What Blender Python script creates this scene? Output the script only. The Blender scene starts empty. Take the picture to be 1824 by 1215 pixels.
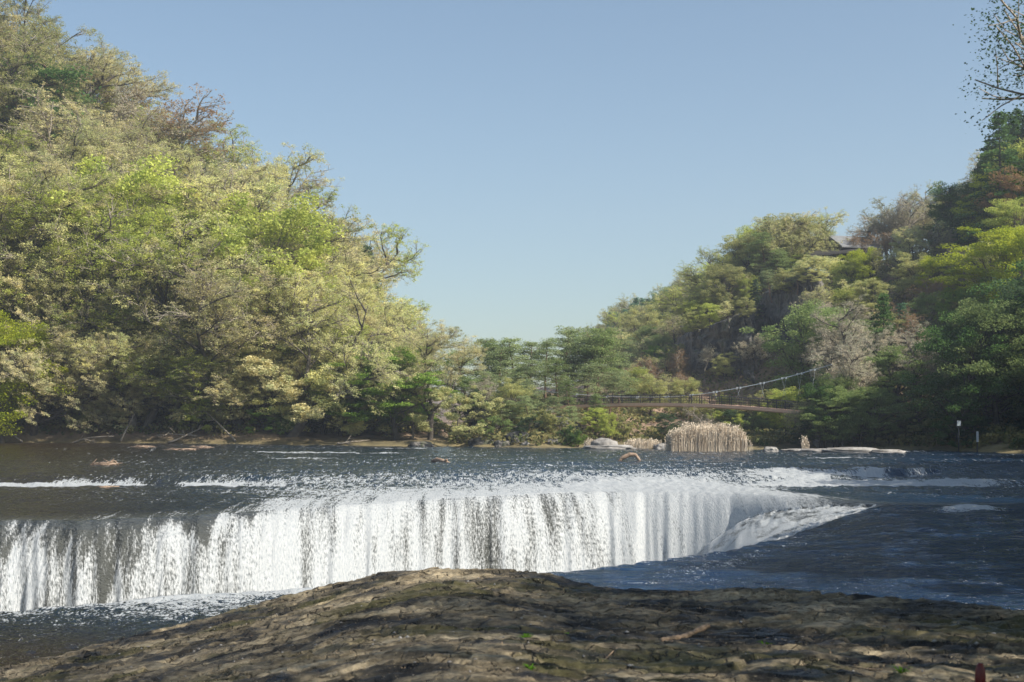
import bpy, math
import numpy as np
from mathutils import Vector

C = bpy.context.scene
# ---------------------------------------------------------------- camera, light, exposure
F = 2533.0; CX = 912.0; HZ = 745.0; CAMZ = 2.4      # photo pixels: focal length, centre, horizon; camera height
cam_d = bpy.data.cameras.new("camera"); cam = bpy.data.objects.new("camera", cam_d)
C.collection.objects.link(cam); C.camera = cam
cam.location = (0, 0, CAMZ); cam.rotation_euler = (math.pi/2, 0, 0)
cam_d.lens = 50.0; cam_d.sensor_width = 36.0; cam_d.shift_y = 137.5/1824.0
cam_d.clip_start = 0.1; cam_d.clip_end = 6000
cam_d.dof.use_dof = True; cam_d.dof.focus_distance = 32.0; cam_d.dof.aperture_fstop = 3.5

SUN_AZ = math.radians(119)      # clockwise from the view direction
SUN_EL = math.radians(42)
sd = Vector((math.sin(SUN_AZ)*math.cos(SUN_EL), math.cos(SUN_AZ)*math.cos(SUN_EL), math.sin(SUN_EL)))
sun_d = bpy.data.lights.new("sun", 'SUN'); sun_d.energy = 4.6; sun_d.angle = math.radians(0.5)
sun_d.color = (1.0, 0.94, 0.84)
sun = bpy.data.objects.new("sun", sun_d); C.collection.objects.link(sun)
sun.rotation_euler = sd.to_track_quat('Z', 'Y').to_euler()
sun.location = (60, -20, 80)
w = bpy.data.worlds.new("World"); C.world = w; w.use_nodes = True
nt = w.node_tree; nt.nodes.clear()
sky = nt.nodes.new('ShaderNodeTexSky'); sky.sky_type = 'NISHITA'; sky.sun_disc = False
sky.sun_elevation = SUN_EL; sky.sun_rotation = SUN_AZ
sky.air_density = 1.0; sky.dust_density = 1.2; sky.ozone_density = 1.0; sky.altitude = 300
bg = nt.nodes.new('ShaderNodeBackground'); bg.inputs[1].default_value = 0.10
wo = nt.nodes.new('ShaderNodeOutputWorld')
tint = nt.nodes.new('ShaderNodeMix'); tint.data_type = 'RGBA'; tint.blend_type = 'MULTIPLY'; tint.inputs[0].default_value = 1.0
tint.inputs[7].default_value = (0.90, 0.935, 0.905, 1)
nt.links.new(sky.outputs[0], tint.inputs[6]); nt.links.new(tint.outputs[2], bg.inputs[0]); nt.links.new(bg.outputs[0], wo.inputs[0])
C.view_settings.view_transform = 'Standard'; C.view_settings.look = 'None'
C.view_settings.gamma = 1.0; C.view_settings.exposure = 0.62
C.cycles.use_denoising = True
C.cycles.max_bounces = 6; C.cycles.diffuse_bounces = 3; C.cycles.glossy_bounces = 3
C.cycles.transmission_bounces = 3; C.cycles.volume_bounces = 0
C.cycles.use_adaptive_sampling = True

# ---------------------------------------------------------------- noise
_r = np.random.default_rng(7)
_PERM = _r.permutation(256).astype(np.int64); _PERM = np.concatenate([_PERM, _PERM, _PERM])
_GR = _r.normal(size=(256, 3)); _GR /= np.linalg.norm(_GR, axis=1)[:, None]
def pn(x, y, z=0.0):
    x, y, z = np.broadcast_arrays(np.asarray(x, float), np.asarray(y, float), np.asarray(z, float))
    xi = np.floor(x).astype(np.int64); yi = np.floor(y).astype(np.int64); zi = np.floor(z).astype(np.int64)
    xf = x-xi; yf = y-yi; zf = z-zi
    u = xf*xf*xf*(xf*(xf*6-15)+10); v = yf*yf*yf*(yf*(yf*6-15)+10); ww = zf*zf*zf*(zf*(zf*6-15)+10)
    xi &= 255; yi &= 255; zi &= 255
    out = 0
    for dx in (0, 1):
        for dy in (0, 1):
            for dz in (0, 1):
                h = _PERM[_PERM[_PERM[(xi+dx) & 255]+((yi+dy) & 255)]+((zi+dz) & 255)]
                g = _GR[h]
                d = g[..., 0]*(xf-dx)+g[..., 1]*(yf-dy)+g[..., 2]*(zf-dz)
                out = out + d*(u if dx else 1-u)*(v if dy else 1-v)*(ww if dz else 1-ww)
    return out*1.6
def fbm(x, y, z=0.0, o=4, g=0.5, l=2.03):
    a = 1.0; s = 0; f = 1.0
    for i in range(o):
        s = s + a*pn(np.asarray(x)*f+17.3*i, np.asarray(y)*f-9.1*i, np.asarray(z)*f+3.7*i); a *= g; f *= l
    return s
def ss(a, b, x):
    t = np.clip((np.asarray(x, float)-a)/(b-a), 0, 1); return t*t*(3-2*t)
def P(px, py, d):
    return Vector(((px-CX)/F*d, d, CAMZ-(py-HZ)/F*d))

# ---------------------------------------------------------------- object helpers
def tag(o, label=None, cat=None, group=None, kind=None):
    if label: o["label"] = label
    if cat: o["category"] = cat
    if group: o["group"] = group
    if kind: o["kind"] = kind
    return o
def empty(name, loc=(0, 0, 0), label=None, cat=None, group=None):
    o = bpy.data.objects.new(name, None); C.collection.objects.link(o); o.location = loc
    o.empty_display_size = 0.2
    return tag(o, label, cat, group)
def mesh_np(name, V, faces, smooth=True):
    """V (n,3); faces: list of int arrays, each (m,3) or (m,4)"""
    me = bpy.data.meshes.new(name)
    V = np.asarray(V, np.float32)
    me.vertices.add(len(V)); me.vertices.foreach_set("co", V.ravel())
    faces = [np.asarray(f, np.int32) for f in faces if len(f)]
    nl = sum(f.size for f in faces); nf = sum(len(f) for f in faces)
    me.loops.add(nl); me.polygons.add(nf)
    me.loops.foreach_set("vertex_index", np.concatenate([f.ravel() for f in faces]))
    tot = np.concatenate([np.full(len(f), f.shape[1], np.int32) for f in faces])
    st = np.concatenate([[0], np.cumsum(tot)[:-1]]).astype(np.int32)
    me.polygons.foreach_set("loop_start", st); me.polygons.foreach_set("loop_total", tot)
    me.polygons.foreach_set("use_smooth", np.full(nf, smooth, bool))
    me.update(calc_edges=True)
    return me
def link(name, me, mat=None, parent=None, loc=(0, 0, 0)):
    o = bpy.data.objects.new(name, me); C.collection.objects.link(o)
    if mat is not None and len(me.materials) == 0: me.materials.append(mat)
    o.location = loc
    if parent is not None: o.parent = parent
    return o
def grid_faces(nr, nc):
    i = np.arange(nr-1)[:, None]*nc+np.arange(nc-1)[None, :]
    i = i.ravel()
    return np.stack([i, i+1, i+nc+1, i+nc], 1)
def attr(me, name, vals):
    a = me.attributes.new(name, 'FLOAT', 'POINT'); a.data.foreach_set("value", np.asarray(vals, np.float32).ravel())
class Tubes:
    def __init__(s): s.V = []; s.F4 = []; s.F3 = []; s.n = 0; s.mat = 0; s.M4 = []; s.M3 = []
    def tube(s, pts, radii, k=5, cap=True):
        pts = np.asarray(pts, float); n = len(pts); radii = np.broadcast_to(np.asarray(radii, float), (n,))
        t = np.gradient(pts, axis=0); t /= (np.linalg.norm(t, axis=1)[:, None]+1e-9)
        ref = np.array([0, 0, 1.0]) if abs(t[0, 2]) < .8 else np.array([1.0, 0, 0])
        a = np.cross(t, ref); a /= (np.linalg.norm(a, axis=1)[:, None]+1e-9); b = np.cross(t, a)
        th = np.arange(k)/k*2*np.pi
        ring = pts[:, None, :]+radii[:, None, None]*(np.cos(th)[None, :, None]*a[:, None, :]+np.sin(th)[None, :, None]*b[:, None, :])
        base = s.n; s.V.append(ring.reshape(-1, 3)); s.n += n*k
        i = np.arange(n-1)[:, None]*k; j = np.arange(k)[None, :]; j2 = (j+1) % k
        s.F4.append((base+np.stack([i+j, i+j2, i+k+j2, i+k+j], -1)).reshape(-1, 4)); s.M4.append(np.full((n-1)*k, s.mat))
        if cap:
            for r, e in ((0, pts[0]), (n-1, pts[-1])):
                s.V.append(e[None, :]); c = s.n; s.n += 1
                q = base+r*k+np.arange(k); q2 = base+r*k+(np.arange(k)+1) % k
                s.F3.append(np.stack([q, q2, np.full(k, c)], 1) if r else np.stack([q2, q, np.full(k, c)], 1)); s.M3.append(np.full(k, s.mat))
        return s
    def box(s, c, sx, sy, sz, ax=None):
        c = np.asarray(c, float)
        ax = np.eye(3) if ax is None else np.asarray(ax, float)
        v = np.array([[x, y, z] for x in (-1, 1) for y in (-1, 1) for z in (-1, 1)], float)*np.array([sx, sy, sz])/2
        v = v@ax+c; base = s.n; s.V.append(v); s.n += 8
        s.F4.append(base+np.array([[0, 1, 3, 2], [4, 6, 7, 5], [0, 4, 5, 1], [2, 3, 7, 6], [0, 2, 6, 4], [1, 5, 7, 3]])); s.M4.append(np.zeros(6, int))
        return s
    def mesh(s, name, smooth=True):
        fs = []
        if s.F4: fs.append(np.concatenate(s.F4))
        if s.F3: fs.append(np.concatenate(s.F3))
        me = mesh_np(name, np.concatenate(s.V), fs, smooth)
        mi = np.concatenate(s.M4+s.M3)
        if mi.any() and len(mi) == len(me.polygons): me.polygons.foreach_set("material_index", mi.astype(np.int32))
        return me

# ---------------------------------------------------------------- materials
def new_mat(name):
    m = bpy.data.materials.new(name); m.use_nodes = True
    n = m.node_tree; n.nodes.clear(); return m, n
def N(n, t, **kw):
    o = n.nodes.new(t)
    for k, v in kw.items():
        if k.startswith('i_'):
            o.inputs[k[2:].replace('_', ' ')].default_value = v
        else: setattr(o, k, v)
    return o
def ramp(n, src, stops):
    r = n.nodes.new('ShaderNodeValToRGB'); e = r.color_ramp.elements
    while len(e) < len(stops): e.new(0.5)
    for i, (p, c) in enumerate(stops):
        e[i].position = p; e[i].color = (*c, 1) if len(c) == 3 else c
    n.links.new(src, r.inputs[0]); return r
def leaf_mat(name, col, var=0.28, transl=0.45):
    m, n = new_mat(name); L = n.links.new
    geo = N(n, 'ShaderNodeTexCoord'); no = N(n, 'ShaderNodeTexNoise', i_Scale=1.1, i_Detail=4.0)
    L(geo.outputs['Object'], no.inputs['Vector'])
    c = np.clip(np.array(col)*1.22, 0, .8)
    dark = np.clip(c*np.array([1-var*1.1, 1-var*0.75, 1-var*0.9]), 0, 1); lite = np.clip(c*np.array([1+var*.8, 1+var*.55, 1+var*0.5]), 0, 1)
    r = ramp(n, no.outputs[0], [(0.34, tuple(dark)), (0.5, tuple(c)), (0.66, tuple(lite))])
    oi = N(n, 'ShaderNodeObjectInfo'); hs = N(n, 'ShaderNodeHueSaturation')
    mr = N(n, 'ShaderNodeMapRange'); mr.inputs[3].default_value = 0.80; mr.inputs[4].default_value = 1.18
    L(oi.outputs['Random'], mr.inputs[0]); L(mr.outputs[0], hs.inputs['Value']); L(r.outputs[0], hs.inputs['Color'])
    d = N(n, 'ShaderNodeBsdfDiffuse'); t = N(n, 'ShaderNodeBsdfTranslucent'); mx = N(n, 'ShaderNodeMixShader'); mx.inputs[0].default_value = transl
    L(hs.outputs[0], d.inputs[0]); L(hs.outputs[0], t.inputs[0]); L(d.outputs[0], mx.inputs[1]); L(t.outputs[0], mx.inputs[2])
    o = N(n, 'ShaderNodeOutputMaterial'); L(mx.outputs[0], o.inputs[0]); return m
def simple_mat(name, stops, scale=3.0, rough=0.85, bump=0.0, bscale=20, metallic=0, stretch=None, detail=5.0):
    m, n = new_mat(name); L = n.links.new
    tc = N(n, 'ShaderNodeTexCoord'); mp = N(n, 'ShaderNodeMapping'); L(tc.outputs['Object'], mp.inputs[0])
    if stretch: mp.inputs['Scale'].default_value = stretch
    no = N(n, 'ShaderNodeTexNoise', i_Scale=scale, i_Detail=detail, i_Roughness=0.6); L(mp.outputs[0], no.inputs['Vector'])
    r = ramp(n, no.outputs[0], stops)
    b = N(n, 'ShaderNodeBsdfPrincipled', i_Roughness=rough, i_Metallic=metallic); L(r.outputs[0], b.inputs['Base Color'])
    if bump:
        n2 = N(n, 'ShaderNodeTexNoise', i_Scale=bscale, i_Detail=6.0); L(mp.outputs[0], n2.inputs['Vector'])
        bp = N(n, 'ShaderNodeBump', i_Strength=bump, i_Distance=0.05); L(n2.outputs[0], bp.inputs['Height']); L(bp.outputs[0], b.inputs['Normal'])
    o = N(n, 'ShaderNodeOutputMaterial'); L(b.outputs[0], o.inputs[0]); return m

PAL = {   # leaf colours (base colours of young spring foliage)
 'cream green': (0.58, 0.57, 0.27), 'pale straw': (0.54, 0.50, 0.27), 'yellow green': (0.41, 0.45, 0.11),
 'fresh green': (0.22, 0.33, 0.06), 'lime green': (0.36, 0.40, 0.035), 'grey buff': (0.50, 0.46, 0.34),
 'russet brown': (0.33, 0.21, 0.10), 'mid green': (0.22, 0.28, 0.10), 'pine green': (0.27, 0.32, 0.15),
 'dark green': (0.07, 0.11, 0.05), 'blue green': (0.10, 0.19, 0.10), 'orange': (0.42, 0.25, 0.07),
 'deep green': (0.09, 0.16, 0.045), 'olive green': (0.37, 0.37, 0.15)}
LM = {k: leaf_mat('leaf_'+k.replace(' ', '_'), v) for k, v in PAL.items()}
M_bark = simple_mat('bark', [(0.3, (0.045, 0.036, 0.028)), (0.7, (0.13, 0.11, 0.09))], 4, 0.9, 0.6, 8)
M_twig = simple_mat('pale_bark', [(0.3, (0.22, 0.18, 0.14)), (0.7, (0.38, 0.33, 0.27))], 4, 0.9)
M_pinebark = simple_mat('pine_bark', [(0.3, (0.10, 0.06, 0.04)), (0.7, (0.22, 0.13, 0.09))], 4, 0.9)

# ---------------------------------------------------------------- terrain
TD = np.array([8, 30, 60, 80, 88, 95, 105, 120, 135, 150, 180, 240, 400, 620.])
TX = np.array([-3000, -800, 0, 200, 400, 600, 760, 820, 860, 980, 1100, 1160, 1300, 1400, 1500, 1600, 1824, 2050, 2400, 3000, 4500.])
TZ = np.array([
 [2, 4, 10, 18, 22, 25, 28, 34, 38, 42, 45, 50, 60, 60],
 [-3, -2, 1.5, 5, 8, 11, 17, 25, 32, 35, 36, 38, 45, 45],
 [-7, -7, -7, -4, -1.5, 0.95, 7, 19.5, 27, 29, 29, 28, 28, 40],
 [-7, -7, -7, -4, -1.5, 0.85, 5.5, 14.5, 21, 22, 22, 22, 22, 30],
 [-7, -7, -7, -4, -1.5, 0.8, 4, 10, 13.5, 14, 14, 14, 12, 20],
 [-7, -7, -7, -4, -1.0, 0.8, 2.4, 4.5, 6, 6, 6, 5, 6, 15],
 [-7, -7, -7, -4, -0.8, 0.75, 1.4, 2, 2, 1.5, 1, 1, 4, 12],
 [-7, -7, -7, -4, -0.8, 0.5, 1.0, 0.9, .6, .5, .5, 1, 6, 12],
 [-7, -7, -7, -4, -0.6, 0.9, 2.6, 2.6, 1.5, 1, 1.5, 3, 8, 14],
 [-7, -7, -7, -4, 0.0, 1.2, 3.2, 3.0, 2, 2, 4, 7, 10, 16],
 [-7, -7, -7, -4, 0.3, 0.8, 2.0, 3.0, 3.5, 4.5, 8, 10.5, 9, 16],
 [-7, -7, -7, -3, 0.35, 0.7, 1.2, 3.0, 5, 7.5, 11, 13, 9, 18],
 [-7, -7, -7, -3, 0.4, 0.7, 1.3, 3.2, 12.5, 15.5, 17.5, 17, 12, 20],
 [-7, -7, -7, -2, 0.4, 0.7, 1.6, 4, 15.5, 17.5, 19, 18, 15, 22],
 [-7, -7, -7, -1, 0.5, 1.2, 3.2, 9, 15.5, 17, 19, 19, 18, 24],
 [-7, -7, -7, -1, 0.6, 2.0, 6, 12.5, 17, 19, 20, 20, 20, 26],
 [-7, -7, -5, 0.45, 1.8, 4.5, 9.5, 16, 21, 23, 25, 26, 28, 30],
 [-1, 0.4, 1.0, 2.5, 4.5, 8, 14, 22, 27, 30, 33, 35, 38, 40],
 [0.3, 1.2, 4, 8, 11, 14, 19, 26, 32, 36, 40, 46, 50, 50],
 [1.0, 2.5, 8, 15, 18, 21, 26, 32, 38, 42, 46, 50, 50, 50],
 [1.5, 5, 16, 28, 34, 38, 44, 50, 55, 58, 60, 60, 60, 60]])
def terr(X, Y, noise=True):
    X = np.asarray(X, float); Y = np.asarray(Y, float)
    px = CX+F*X/np.maximum(Y, 1)
    i = np.clip(np.searchsorted(TX, px)-1, 0, len(TX)-2); u = np.clip((px-TX[i])/(TX[i+1]-TX[i]), 0, 1)
    j = np.clip(np.searchsorted(TD, Y)-1, 0, len(TD)-2); v = np.clip((Y-TD[j])/(TD[j+1]-TD[j]), 0, 1)
    us = u*u*(3-2*u)
    z = (TZ[i, j]*(1-us)+TZ[i+1, j]*us)*(1-v)+(TZ[i, j+1]*(1-us)+TZ[i+1, j+1]*us)*v
    if noise:
        k = np.clip((z+0.5)/3, 0, 1)
        z = z+k*(fbm(X/9, Y/9, 0, 3)*0.9+fbm(X/2.0, Y/2.0, 5, 3)*0.28)+(1-k)*fbm(X/1.6, Y/1.6, 2, 3)*0.06
    return z
def build_ground():
    pxs = np.concatenate([np.linspace(-3000, -250, 60), np.linspace(-240, 2060, 520), np.linspace(2080, 4500, 90)])
    ds = np.concatenate([np.linspace(8, 78, 45), np.linspace(79, 136, 190), np.linspace(137, 240, 60), np.geomspace(250, 620, 20)])
    D, X_ = np.meshgrid(ds, pxs, indexing='ij')
    X = (X_-CX)/F*D
    Z = terr(X, D)
    me = mesh_np('ground', np.stack([X, D, Z], -1).reshape(-1, 3), [grid_faces(len(ds), len(pxs))])
    m, n = new_mat('forest_floor'); L = n.links.new
    tc = N(n, 'ShaderNodeTexCoord')
    a = N(n, 'ShaderNodeTexNoise', i_Scale=0.5, i_Detail=9.0, i_Roughness=0.7); L(tc.outputs['Object'], a.inputs['Vector'])
    r1 = ramp(n, a.outputs[0], [(0.36, (0.08, 0.055, 0.035)), (0.5, (0.26, 0.17, 0.115)), (0.62, (0.36, 0.25, 0.18)), (0.72, (0.2, 0.15, 0.08))])
    b = N(n, 'ShaderNodeTexNoise', i_Scale=0.16, i_Detail=5.0); L(tc.outputs['Object'], b.inputs['Vector'])
    g = ramp(n, a.outputs[0], [(0.35, (0.08, 0.065, 0.03)), (0.65, (0.25, 0.20, 0.095))])
    # grassy strip close to the water line
    sx = N(n, 'ShaderNodeSeparateXYZ'); L(tc.outputs['Object'], sx.inputs[0])
    mz = N(n, 'ShaderNodeMapRange'); mz.inputs[1].default_value = 0.8; mz.inputs[2].default_value = 1.4; mz.inputs[3].default_value = 1.0; mz.inputs[4].default_value = 0.0
    L(sx.outputs['Z'], mz.inputs[0])
    rb = ramp(n, b.outputs[0], [(0.45, (0, 0, 0)), (0.62, (0.7, 0.7, 0.7))])
    mx_ = N(n, 'ShaderNodeMath', operation='MAXIMUM'); L(mz.outputs[0], mx_.inputs[0]); L(rb.outputs[0], mx_.inputs[1])
    mx = N(n, 'ShaderNodeMix', data_type='RGBA'); L(mx_.outputs[0], mx.inputs[0]); L(r1.outputs[0], mx.inputs[6]); L(g.outputs[0], mx.inputs[7])
    bs = N(n, 'ShaderNodeBsdfPrincipled', i_Roughness=0.95); L(mx.outputs[2], bs.inputs['Base Color'])
    bp = N(n, 'ShaderNodeBump', i_Strength=0.8, i_Distance=0.3); L(a.outputs[0], bp.inputs['Height']); L(bp.outputs[0], bs.inputs['Normal'])
    o = N(n, 'ShaderNodeOutputMaterial'); L(bs.outputs[0], o.inputs[0])
    tag(link('ground', me, m), kind='structure')
build_ground()

# ---------------------------------------------------------------- river with the falls
CREST = np.array([[-3000, 30], [-900, 33], [-300, 34.5], [0, 35.5], [180, 35.5], [400, 38], [600, 41], [800, 45], [1000, 48.3], [1150, 49.2], [1300, 47.3], [1400, 44.5], [1480, 42.8], [1570, 40.2], [1640, 39.5], [4500, 39.5]])
LIP = np.array([[-3000, 17], [-900, 17.5], [-300, 18.6], [0, 19.8], [200, 21], [400, 22], [600, 23], [900, 24.4], [1000, 25], [1150, 26.8], [1290, 29], [1400, 32.3], [1500, 36.6], [1570, 39], [1640, 39.3], [4500, 39.3]])
FLOOR = np.array([[-3000, -4.4], [1120, -4.4], [1200, -2.9], [1260, -1.7], [1310, -1.0], [1350, -0.66], [1400, -0.42], [1480, -0.22], [1540, -0.13], [1600, -0.05], [1640, 0.0], [4500, 0.0]])
it = lambda T, x: np.interp(x, T[:, 0], T[:, 1])
def near_z(px, d):      # near water sheet, beyond the rock
    lip = it(LIP, px)
    z = -0.32+0.32*ss(1380, 1600, px)*ss(22, 38, d)
    return z
def upper_z(px, d):
    left = 1-ss(430, 640, px); right = ss(1250, 1500, px)
    z0 = 0.0
    zl = 0.33*ss(50.0, 52.3, d)
    zc = 0.33*ss(49, 56, d)
    zr = 0.13*ss(50.4, 55, d)+0.22*ss(57.5, 61.5, d)
    hs = ss(1490, 1530, px)*(1-ss(1640, 1690, px))
    zr = zr*(1-hs)+hs*(0.04*ss(50.4, 53, d)+0.31*ss(57.6+1.8*np.abs((px-1570)/80)**2*0.5, 58.4+1.8*np.abs((px-1570)/80)**2*0.5, d))
    z = z0+zl*left+zr*right+zc*(1-left)*(1-right)
    shore = np.interp(px, [-900, 0, 400, 700, 1000, 1400, 1824, 2400], [0.8, .8, .7, .55, .5, .45, .45, .45])
    return z+(shore-0.33)*ss(56, 92, d)
def build_river():
    pxs = np.concatenate([np.linspace(-2600, -140, 90), np.linspace(-130, 1950, 900), np.linspace(1960, 3600, 60)])
    rows = []
    crest = it(CREST, pxs); lip = it(LIP, pxs); floor = it(FLOOR, pxs)
    dep = np.clip((-floor)/4.4, 0, 1)
    # waviness of crest for ledges
    cw = crest+0.35*fbm(pxs/55.0, 0, 0, 3)*np.clip(dep*2, 0, 1)*(1-.7*ss(1150, 1350, pxs))
    Ds = []; kind = []
    d0 = 6.0
    for t in np.linspace(0, 1, 280):                       # near sheet
        Ds.append(d0+(lip-d0)*(t**0.8))
    for t in np.linspace(0, 1, 14)[1:]: Ds.append(lip+0.9*t)       # near wall down
    foot = cw-3.7*np.clip(dep+0.25, 0, 1)
    foot = np.maximum(foot, lip+1.0)
    for t in np.linspace(0, 1, 14)[1:]: Ds.append(lip+0.9+(foot-lip-0.9)*t)
    for t in np.linspace(0, 1, 150)[1:]: Ds.append(foot+(np.maximum(cw+1.0, foot+.5)-foot)*t)   # the falling face
    st = np.maximum(cw+1.0, foot+.5)
    for t in np.linspace(0, 1, 170)[1:]: Ds.append(st+(66-st)*t)
    for t in np.linspace(0, 1, 90)[1:]: Ds.append(66+(118-66)*t+0*pxs)
    D = np.array(Ds); PX = np.broadcast_to(pxs, D.shape)
    X = (PX-CX)/F*D
    lipb = np.broadcast_to(lip, D.shape); cb = np.broadcast_to(cw, D.shape); fb = np.broadcast_to(floor, D.shape)
    wdist = cb-D                                           # distance before the crest
    # profile of the falling face
    ww = np.clip(wdist, 0, 9)
    # ledges so that the sheet breaks as it falls
    kd = .14*np.clip(-fb/1.5, 0, 1)
    prof = -(kd+(0.06+1.0*kd)*ww+0.32*ww**2)
    prof = prof+0.09*fbm(X/0.9, ww*0.9, 3, 3)*np.clip(ww, 0, 1)*(1-.95*ss(950, 1250, PX))
    zfar = upper_z(PX, D)-kd*np.clip((cb+4-D)/4, 0, 1)**2
    zn = near_z(PX, D)
    zf = np.maximum(fb, np.where(wdist > 0, zfar*0+prof, zfar))
    over = np.clip((D-lipb)/0.9, 0, 1)
    wall = zn+(fb-zn)*ss(0, 1, over)
    Z = np.where(D <= lipb, zn, np.where(wdist > 0, np.maximum(wall if True else 0, np.minimum(prof, 0)), zfar))
    # between lip and foot use the wall/floor profile only
    Z = np.where((D > lipb) & (wdist > 0), np.maximum(np.where(over < 1, wall, fb), prof), Z)
    rr = ss(1590, 1640, PX); Z = np.where((D > lipb) & (D < cb), Z*(1-rr)+zn*rr, Z)
    # ---- foam coverage
    wn = fbm(X/1.1, D/1.6, 0, 3)
    start = np.interp(pxs, [-900, 0, 60, 150, 185, 230, 400, 600, 800, 1000, 1200, 1450, 1520], [0.5, 0.4, .0, .9, 1.3, 0.6, 0.5, -0.3, -1.3, -2.6, -3.5, -1.0, 0.4])
    startb = np.broadcast_to(start, D.shape)
    st_n = fbm(X/0.30, D/3.0, 7, 3)
    cen0 = ss(380, 620, PX)*(1-ss(1380, 1480, PX))
    fall = ss(-1.1-3.0*cen0, 1.3, wdist-startb*1.0+wn*0.9+st_n*1.1)
    fmax = np.interp(pxs, [-900, 0, 78, 86, 94, 165, 178, 190, 300, 450, 620, 700, 800, 880, 960, 1100, 1250, 1450, 1500, 1560], [.58, .58, .58, .42, .57, .55, .26, .56, .60, .64, .74, .70, .56, .48, .58, .72, .88, .60, .36, .4])
    foam = fall*(np.broadcast_to(fmax, D.shape)+0.13*fbm(X/1.0, wdist*.35, 15, 3))
    up = D > cb
    speck = 0.19+0.14*ss(300, 600, PX)*(1-ss(1250, 1400, PX))*(1-ss(50, 60, D))+0.10*fbm(X/5, D/3, 4, 3)
    speck = speck-0.10*(1-ss(0, 330, PX))
    cen_ = ss(380, 560, PX)*(1-ss(1330, 1480, PX))
    speck = speck+(0.26+.16*ss(800, 1150, PX))*cen_*np.exp(-np.maximum(D-cb, 0)/5.0)*(1+.5*fbm(X/3, D/3, 12, 3))+0.10*cen_*np.exp(-np.maximum(D-cb, 0)/14)
    foam = np.maximum(foam, np.where(up, speck, 0))
    # step at left: two wedges of foam with a thin bright foot
    def wedge(x0, x1, h):
        xm = ss(x0, x0+60, PX)*(1-ss(x1-60, x1, PX))
        return xm*(ss(49.85, 50.1, D)*(1-ss(50.5, 50.5+h, D)))
    foam = np.maximum(foam, 0.95*wedge(-60, 290, 0.5)); foam = np.maximum(foam, 0.62*wedge(40, 290, 2.8)*(0.7+0.6*wn))
    foam = np.maximum(foam, 0.98*wedge(290, 470, 0.8)); foam = np.maximum(foam, 0.55*wedge(310, 560, 2.6))
    foam = np.maximum(foam, 0.50*ss(430, 520, PX)*(1-ss(1150, 1300, PX))*ss(51, 50, D)*0+foam)
    # right cascade
    xr = ss(1230, 1420, PX)
    zr = xr*ss(50.0, 50.5, D)*(1-ss(53.5+4.0*(1-ss(1420, 1700, PX))*(1.2), 57.0+4.5*(1-ss(1420, 1700, PX)), D))
    fade = 1-0.62*ss(1720, 1800, PX)
    foam = np.maximum(foam, zr*fade*(0.90+0.30*wn+0.38*fbm(X/0.7+D/1.5, (D-X*.4)/2.4, 14, 3)))
    hsx = ss(1490, 1535, PX)*(1-ss(1560, 1600, PX))+.6*ss(1600, 1625, PX)*(1-ss(1630, 1680, PX))
    foam = np.maximum(foam, (0.8+.3*wn)*hsx*ss(56.5, 57.2, D)*(1-ss(59, 60, D)))
    foam = np.where((D > 53.6) & (D < 57.2) & (PX > 1480), foam*0.45, foam)
    # far lines of broken water
    for (xa, xb, dd, amp) in ((430, 760, 78, .75), (450, 640, 70, .6), (690, 1000, 70, .45), (850, 1120, 62, .5), (1420, 1600, 72, .8), (1180, 1330, 64, .5), (640, 800, 88, .7), (1340, 1700, 84, .6)):
        foam = np.maximum(foam, amp*ss(xa, xa+40, PX)*(1-ss(xb-60, xb, PX))*np.exp(-((D-dd-fbm(PX/60, 0, dd, 2)*1.3)/0.55)**2))
    # chute at the head of the gorge
    chute = (D > lipb+0.1) & (wdist > 0) & (PX > 1200) & (PX < 1600) & (prof < fb+.05)
    foam = np.where(chute & (PX < 1560), 0.66+0.55*fbm(X/3.0+D/2.2, (D-X)/0.45, 8, 4), foam)
    hole = np.exp(-((PX-1500)/38)**2)*ss(0.9, 0.2, wdist)*(wdist > -0.4)
    foam = foam*(1-0.8*hole)
    # near sheet
    near = D <= lipb
    nf = 0.20-0.09*ss(900, 1200, PX)+0.14*fbm(X/2.6, D/1.1, 8, 3)
    nf = nf+0.26*(1-ss(650, 1000, PX))*ss(-100, 300, PX)*ss(18, 20.5, D)+0.25*np.exp(-((lipb-D)/0.5)**2)*(1-ss(1150, 1400, PX))
    nf = nf+0.16*np.exp(-((D-it(LIP, PX)+2.5-fbm(PX/90, 0, 2, 2))/1.2)**2)*ss(1000, 1250, PX)*(1-ss(1500, 1800, PX))
    nf = nf+0.9*np.exp(-(((PX-1728)/52)**2+((D-37.2)/0.75)**2))
    nf = nf-0.10*ss(22, 17, D)
    foam = np.where(near, nf, foam)
    foam = np.clip(foam, 0, 1)
    # surface relief
    amp = np.where(near, 0.03+0.012*ss(900, 1300, PX), 0.05*np.clip((D-cb)/5, .25, 1)*(1-.4*ss(75, 95, D)))
    nr_ = ss(850, 1150, PX)
    chop = np.where(near, fbm(X/0.55, D/0.40, 1, 4)*(1-nr_)+nr_*fbm(X/1.3, D/0.5, 1, 3)*.8, fbm(X/0.6, D/0.85, 1, 3))*amp+fbm(X/2.2, D/1.3, 6, 2)*amp*0.9
    face = np.clip(wdist, 0, 1)*(D > lipb)
    Z = Z+chop*(1-face*0.7)+0.05*np.clip(foam-0.35, 0, 1)*(1-face)*(0.6+fbm(X/0.3, D/0.5, 2, 2))
    Z = Z+np.where(chute, 0.045*fbm(X/2.5+D/2.2, (D-X)/0.5, 8, 3)+.05*fbm(X/.8, D/.6, 3, 2), 0)
    hump = 0.10*np.exp(-(((PX-1728)/55)**2+((D-37.2)/0.6)**2)); Z = Z+hump
    D2 = D+face*((0.06*fbm(X/0.22, Z*0.25, 9, 3)+0.04*fbm(X/1.1, Z*1.0, 4, 2))*(1-.75*ss(950, 1200, PX)))
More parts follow.
